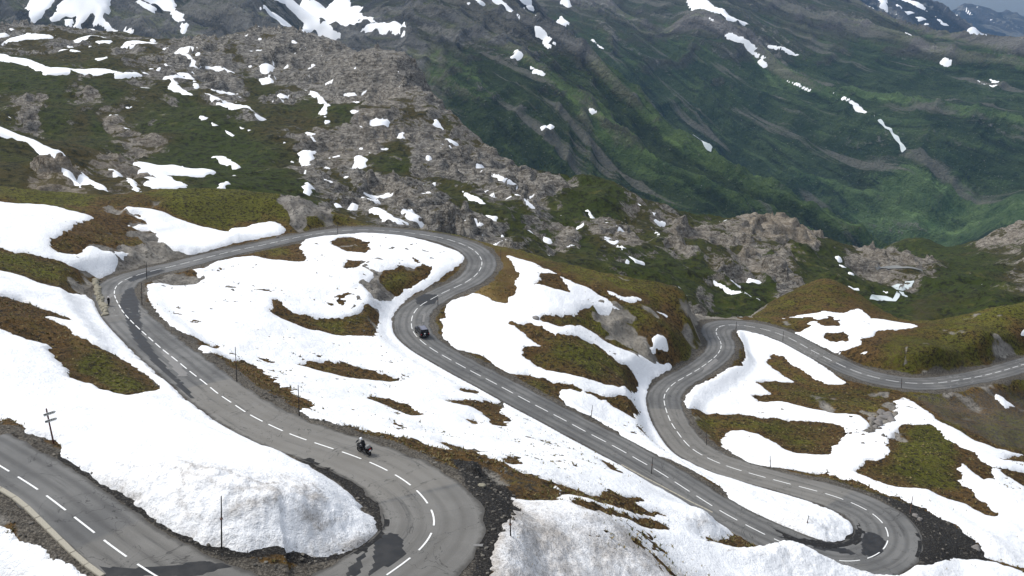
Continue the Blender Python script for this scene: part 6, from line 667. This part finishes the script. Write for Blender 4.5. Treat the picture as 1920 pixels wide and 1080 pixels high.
for sgn in (-1, 1):
    for xx, ww in ((-1.5, .75), (-.55, .85), (.28, .6)): bbox('side_window', (xx, sgn * .815, 1.46), (ww, .02, .44), M_GLASS, cb, .005, Matrix.Rotation(sgn * .17, 3, 'X'))
    wheel('wheel', (-1.35, sgn * .80, .38), .38, .25, cb, 20, 8); wheel('wheel', (1.35, sgn * .80, .38), .38, .25, cb, 20, 8)
    bbox('tail_light', (-2.12, sgn * .80, .92), (.05, .12, .22), M_RED, cb, .01); bbox('headlight', (2.16, sgn * .68, .85), (.05, .22, .18), M_WHITE, cb, .02); bbox('wing_mirror', (.75, sgn * 1.02, 1.22), (.12, .2, .17), M_BLACK, cb, .03); bbox('roof_rail', (-.9, sgn * .62, 1.90), (1.9, .04, .05), M_DARK, cb, .01)
bbox('windscreen', (.70, 0, 1.44), (.03, 1.45, .66), M_GLASS, cb, .005, Matrix.Rotation(-.70, 3, 'Y')); bbox('rear_window', (-2.055, 0, 1.50), (.02, 1.2, .38), M_GLASS, cb, .005, Matrix.Rotation(.11, 3, 'Y'))
sp_ = empty('tmp', (0, 0, 0)); bpy.data.objects.remove(sp_); bm = bmesh.new(); tube_bm(bm, [(-2.12, .12, 1.12), (-2.14, .12, 1.12), (-2.30, .12, 1.12), (-2.33, .12, 1.12)], [.30, .36, .36, .32], 24); sw = bm_obj('spare_wheel', bm, M_RUB, cb, False)
bm = bmesh.new(); tube_bm(bm, [(-2.331, .12, 1.12), (-2.345, .12, 1.12)], .15, 16); bm_obj('wheel_cover_emblem', bm, M_WHITE, sw)
bbox('number_plate', (-2.18, .12, .60), (.02, .5, .12), M_WHITE, cb, .004); bbox('bumper', (-2.16, 0, .52), (.14, 1.8, .18), M_DARK, cb, .04); bbox('bumper', (2.2, 0, .52), (.14, 1.75, .2), M_DARK, cb, .04)
# cyclist riding towards the camera
loc, rz, gp = on_road(BIKE[0], BIKE[1]); rz += math.pi; bk = empty('bicycle', loc, rz, 'dark road bicycle on the wet tarmac of the far left bend', 'bicycle'); bk.rotation_euler = (0, gp, rz)
wheel('rear_wheel', (-.5, 0, .34), .34, .03, bk, 24, 18); wheel('front_wheel', (.5, 0, .34), .34, .03, bk, 24, 18)
bm = bmesh.new()
for a, b in (((-.1, 0, .3), (-.25, 0, .85)), ((-.25, 0, .82), (.36, 0, .85)), ((-.1, 0, .3), (.36, 0, .78)), ((-.5, 0, .34), (-.1, 0, .3)), ((-.5, 0, .34), (-.24, 0, .8)), ((.35, 0, .9), (.5, 0, .34))): tube_bm(bm, [a, b], .022, 8)
bm_obj('frame', bm, M_DARK, bk); bbox('saddle', (-.27, 0, .93), (.26, .14, .05), M_CLOTH, bk, .015); tube('seat_post', [(-.25, 0, .82), (-.27, 0, .92)], .015, M_METAL, bk); tube('handlebar', [(.42, -.22, .86), (.5, -.21, .95), (.38, -.18, .97), (.38, .18, .97), (.5, .21, .95), (.42, .22, .86)], .014, M_DARK, bk); tube('crank', [(-.1, -.12, .14), (-.1, -.06, .15), (-.1, .06, .45), (-.1, .12, .46)], .012, M_METAL, bk)
cy = empty('person', loc, rz, 'cyclist in dark kit with a pale helmet on the far left bend', 'person'); cy.rotation_euler = bk.rotation_euler
J = [(-.25, 0, 1.0, .12, .15), (-.14, 0, 1.2, .11, .15), (.02, 0, 1.38, .10, .17), (.10, 0, 1.47, .05), (.14, 0, 1.53, .05), (.02, .18, 1.38, .06), (.2, .2, 1.16, .045), (.38, .18, 1.0, .035), (.02, -.18, 1.38, .06), (.2, -.2, 1.16, .045), (.38, -.18, 1.0, .035), (-.22, .1, .97, .09), (.1, .11, .85, .075), (-.06, .11, .5, .05), (.0, .12, .47, .04), (-.22, -.1, .97, .09), (.02, -.11, .62, .075), (-.14, -.11, .22, .05), (-.04, -.12, .17, .04)]
skin_figure('body', J, [(0, 1), (1, 2), (2, 3), (3, 4), (2, 5), (5, 6), (6, 7), (2, 8), (8, 9), (9, 10), (0, 11), (11, 12), (12, 13), (13, 14), (0, 15), (15, 16), (16, 17), (17, 18)], M_CLOTH, cy)
bm = bmesh.new(); bmesh.ops.create_uvsphere(bm, u_segments=14, v_segments=9, radius=.1)
for v in bm.verts: v.co = Vector((v.co.x + .19, v.co.y * .85, v.co.z * 1.2 + 1.60))
hd = bm_obj('head', bm, M_SKIN, cy, True)
bm = bmesh.new(); bmesh.ops.create_uvsphere(bm, u_segments=14, v_segments=9, radius=.125); bmesh.ops.delete(bm, geom=[v for v in bm.verts if v.co.z < -.01], context='VERTS')
for v in bm.verts: v.co = Vector((v.co.x * 1.15 + .18, v.co.y * .9, v.co.z + 1.65))
bm_obj('helmet', bm, M_WHITE, cy, True)
# ---------------------------------------------------------------- stream and valley road far below
def ribbon(name, P, wd, mat, f, lift):
    A, q = resample(catmull(np.array(P), 6), 4.); d = np.gradient(A[:, :2], axis=0); d /= np.linalg.norm(d, axis=1)[:, None] + 1e-9; V = []
    for p, e, s in zip(A, d, q):
        ww = wd * (1 + .4 * math.sin(s * .13))
        for k in (-1, 0, 1):
            x, y = p[0] - e[1] * ww * k, p[1] + e[0] * ww * k; V.append((x, y, at_layer(f, x, y) + lift))
    n = len(A); return tag(np_mesh(name, np.array(V), grid_faces(n, 3).reshape(-1, 4), mat), kind='structure')
ribbon('stream', STREAM, 2.2, M_WATER, MID, .45); ribbon('valley_road', FARROAD, 1.2, plain('far_asphalt', (.2, .2, .185), .8), MID, .6)
ribbon('mountain_stream', WFALL1, 4., M_WATER, LY['ma'], 3.); ribbon('mountain_stream', WFALL2, 5., M_WATER, LY['mb'], 4.)
# ---------------------------------------------------------------- loose stones and tufts on the verges
def scatter_stones(n, seed):
    rg = np.random.RandomState(seed); base = bmesh.new(); bmesh.ops.create_icosphere(base, subdivisions=1, radius=1.); base.verts.ensure_lookup_table()
    bv = np.array([v.co[:] for v in base.verts]); bf = np.array([[v.index for v in f.verts] for f in base.faces]); base.free(); VV, FF = [], []
    cand = np.argwhere((N.de > .3) & (N.Y < 175) & (N.Y > 46) & (((N.de < 5) & (gravel > .2)) | (darks > .4) | (N.rock > .3)))
    ix = cand[rg.randint(0, len(cand), n)]; k = 0
    for j, i in ix:
        r = .03 + .15 * rg.rand() ** 4 + (N.Y[j, i] / 175.) * .04; a = rg.uniform(.6, 1.3, 3); a[2] *= .7; c, s = math.cos(rg.rand() * 6.3), math.sin(rg.rand() * 6.3)
        p = bv * a * r * (1 + .25 * rg.randn(len(bv), 1) * .5); p = np.stack([p[:, 0] * c - p[:, 1] * s, p[:, 0] * s + p[:, 1] * c, p[:, 2]], 1) + (N.X[j, i] + rg.randn() * .1, N.Y[j, i] + rg.randn() * .1, N.Z[j, i] + r * .2)
        VV.append(p); FF.append(bf + k); k += len(bv)
    s = NB('loose_stone'); n1 = s.noise(.9, 3); m = s.done(s.mix(s.ss(n1, .35, .65), (.15, .135, .112), (.06, .055, .046)), .95)
    tag(np_mesh('loose_stones', np.vstack(VV), np.vstack(FF), m, None, False), 'scattered grey and tan stones on the road verges and gravel', 'stones', kind='stuff')
scatter_stones(6000, 11)
def scatter_tufts(n, seed):
    rg = np.random.RandomState(seed); sn = np.zeros_like(N.Z, bool)
    cand = np.argwhere((N.de > 1.6) & (N.Y < 210) & (N.Y > 46) & (N.rmask < .4) & (darks < .3) & (gravel < .4)); ix = cand[rg.randint(0, len(cand), n)]; V, F_, c = [], [], []; k = 0
    for j, i in ix:
        x, y, z = N.X[j, i] + rg.randn() * .1, N.Y[j, i] + rg.randn() * .1, N.Z[j, i]; r = (.10 + .14 * rg.rand()) * (1 + y / 300.); t = rg.rand()
        for b_ in range(5):
            a = rg.rand() * 6.283; l = r * rg.uniform(.7, 1.4); ca, sa = math.cos(a), math.sin(a)
            V += [(x - sa * r * .30, y + ca * r * .30, z - .04), (x + sa * r * .30, y - ca * r * .30, z - .04), (x + ca * l * .8, y + sa * l * .8, z + l * rg.uniform(.35, .9))]; F_.append((k, k + 1, k + 2)); k += 3; c += [t] * 3
    s = NB('dry_grass'); t = s.attr('tint'); m = s.done(s.mix(s.ss(t, .2, .9), s.mix(s.ss(t, 0., .35), (.045, .05, .012), (.10, .085, .028)), (.21, .165, .075)), .9)
    tag(np_mesh('grass_tufts', np.array(V), np.array(F_), m, {'tint': np.array(c)}, False), 'short dry alpine grass tufts on the bare turf between the snow', 'grass', kind='stuff')
scatter_tufts(30000, 5)
# ---------------------------------------------------------------- air
bm = bmesh.new(); box_bm(bm, (1200, 6300, -150), (17000, 13400, 1900)); hz = bm_obj('haze', bm, bpy.data.materials.new('haze'), None); tag(hz, kind='stuff')
hm_ = hz.data.materials[0]; hm_.use_nodes = True; hm_.node_tree.nodes.clear(); ho = hm_.node_tree.nodes.new('ShaderNodeOutputMaterial'); hv = hm_.node_tree.nodes.new('ShaderNodeVolumePrincipled'); hm_.node_tree.links.new(hv.outputs[0], ho.inputs['Volume'])
hv.inputs['Color'].default_value = (.32, .60, 1., 1); hv.inputs['Density'].default_value = 2.7e-5; hv.inputs['Anisotropy'].default_value = .2
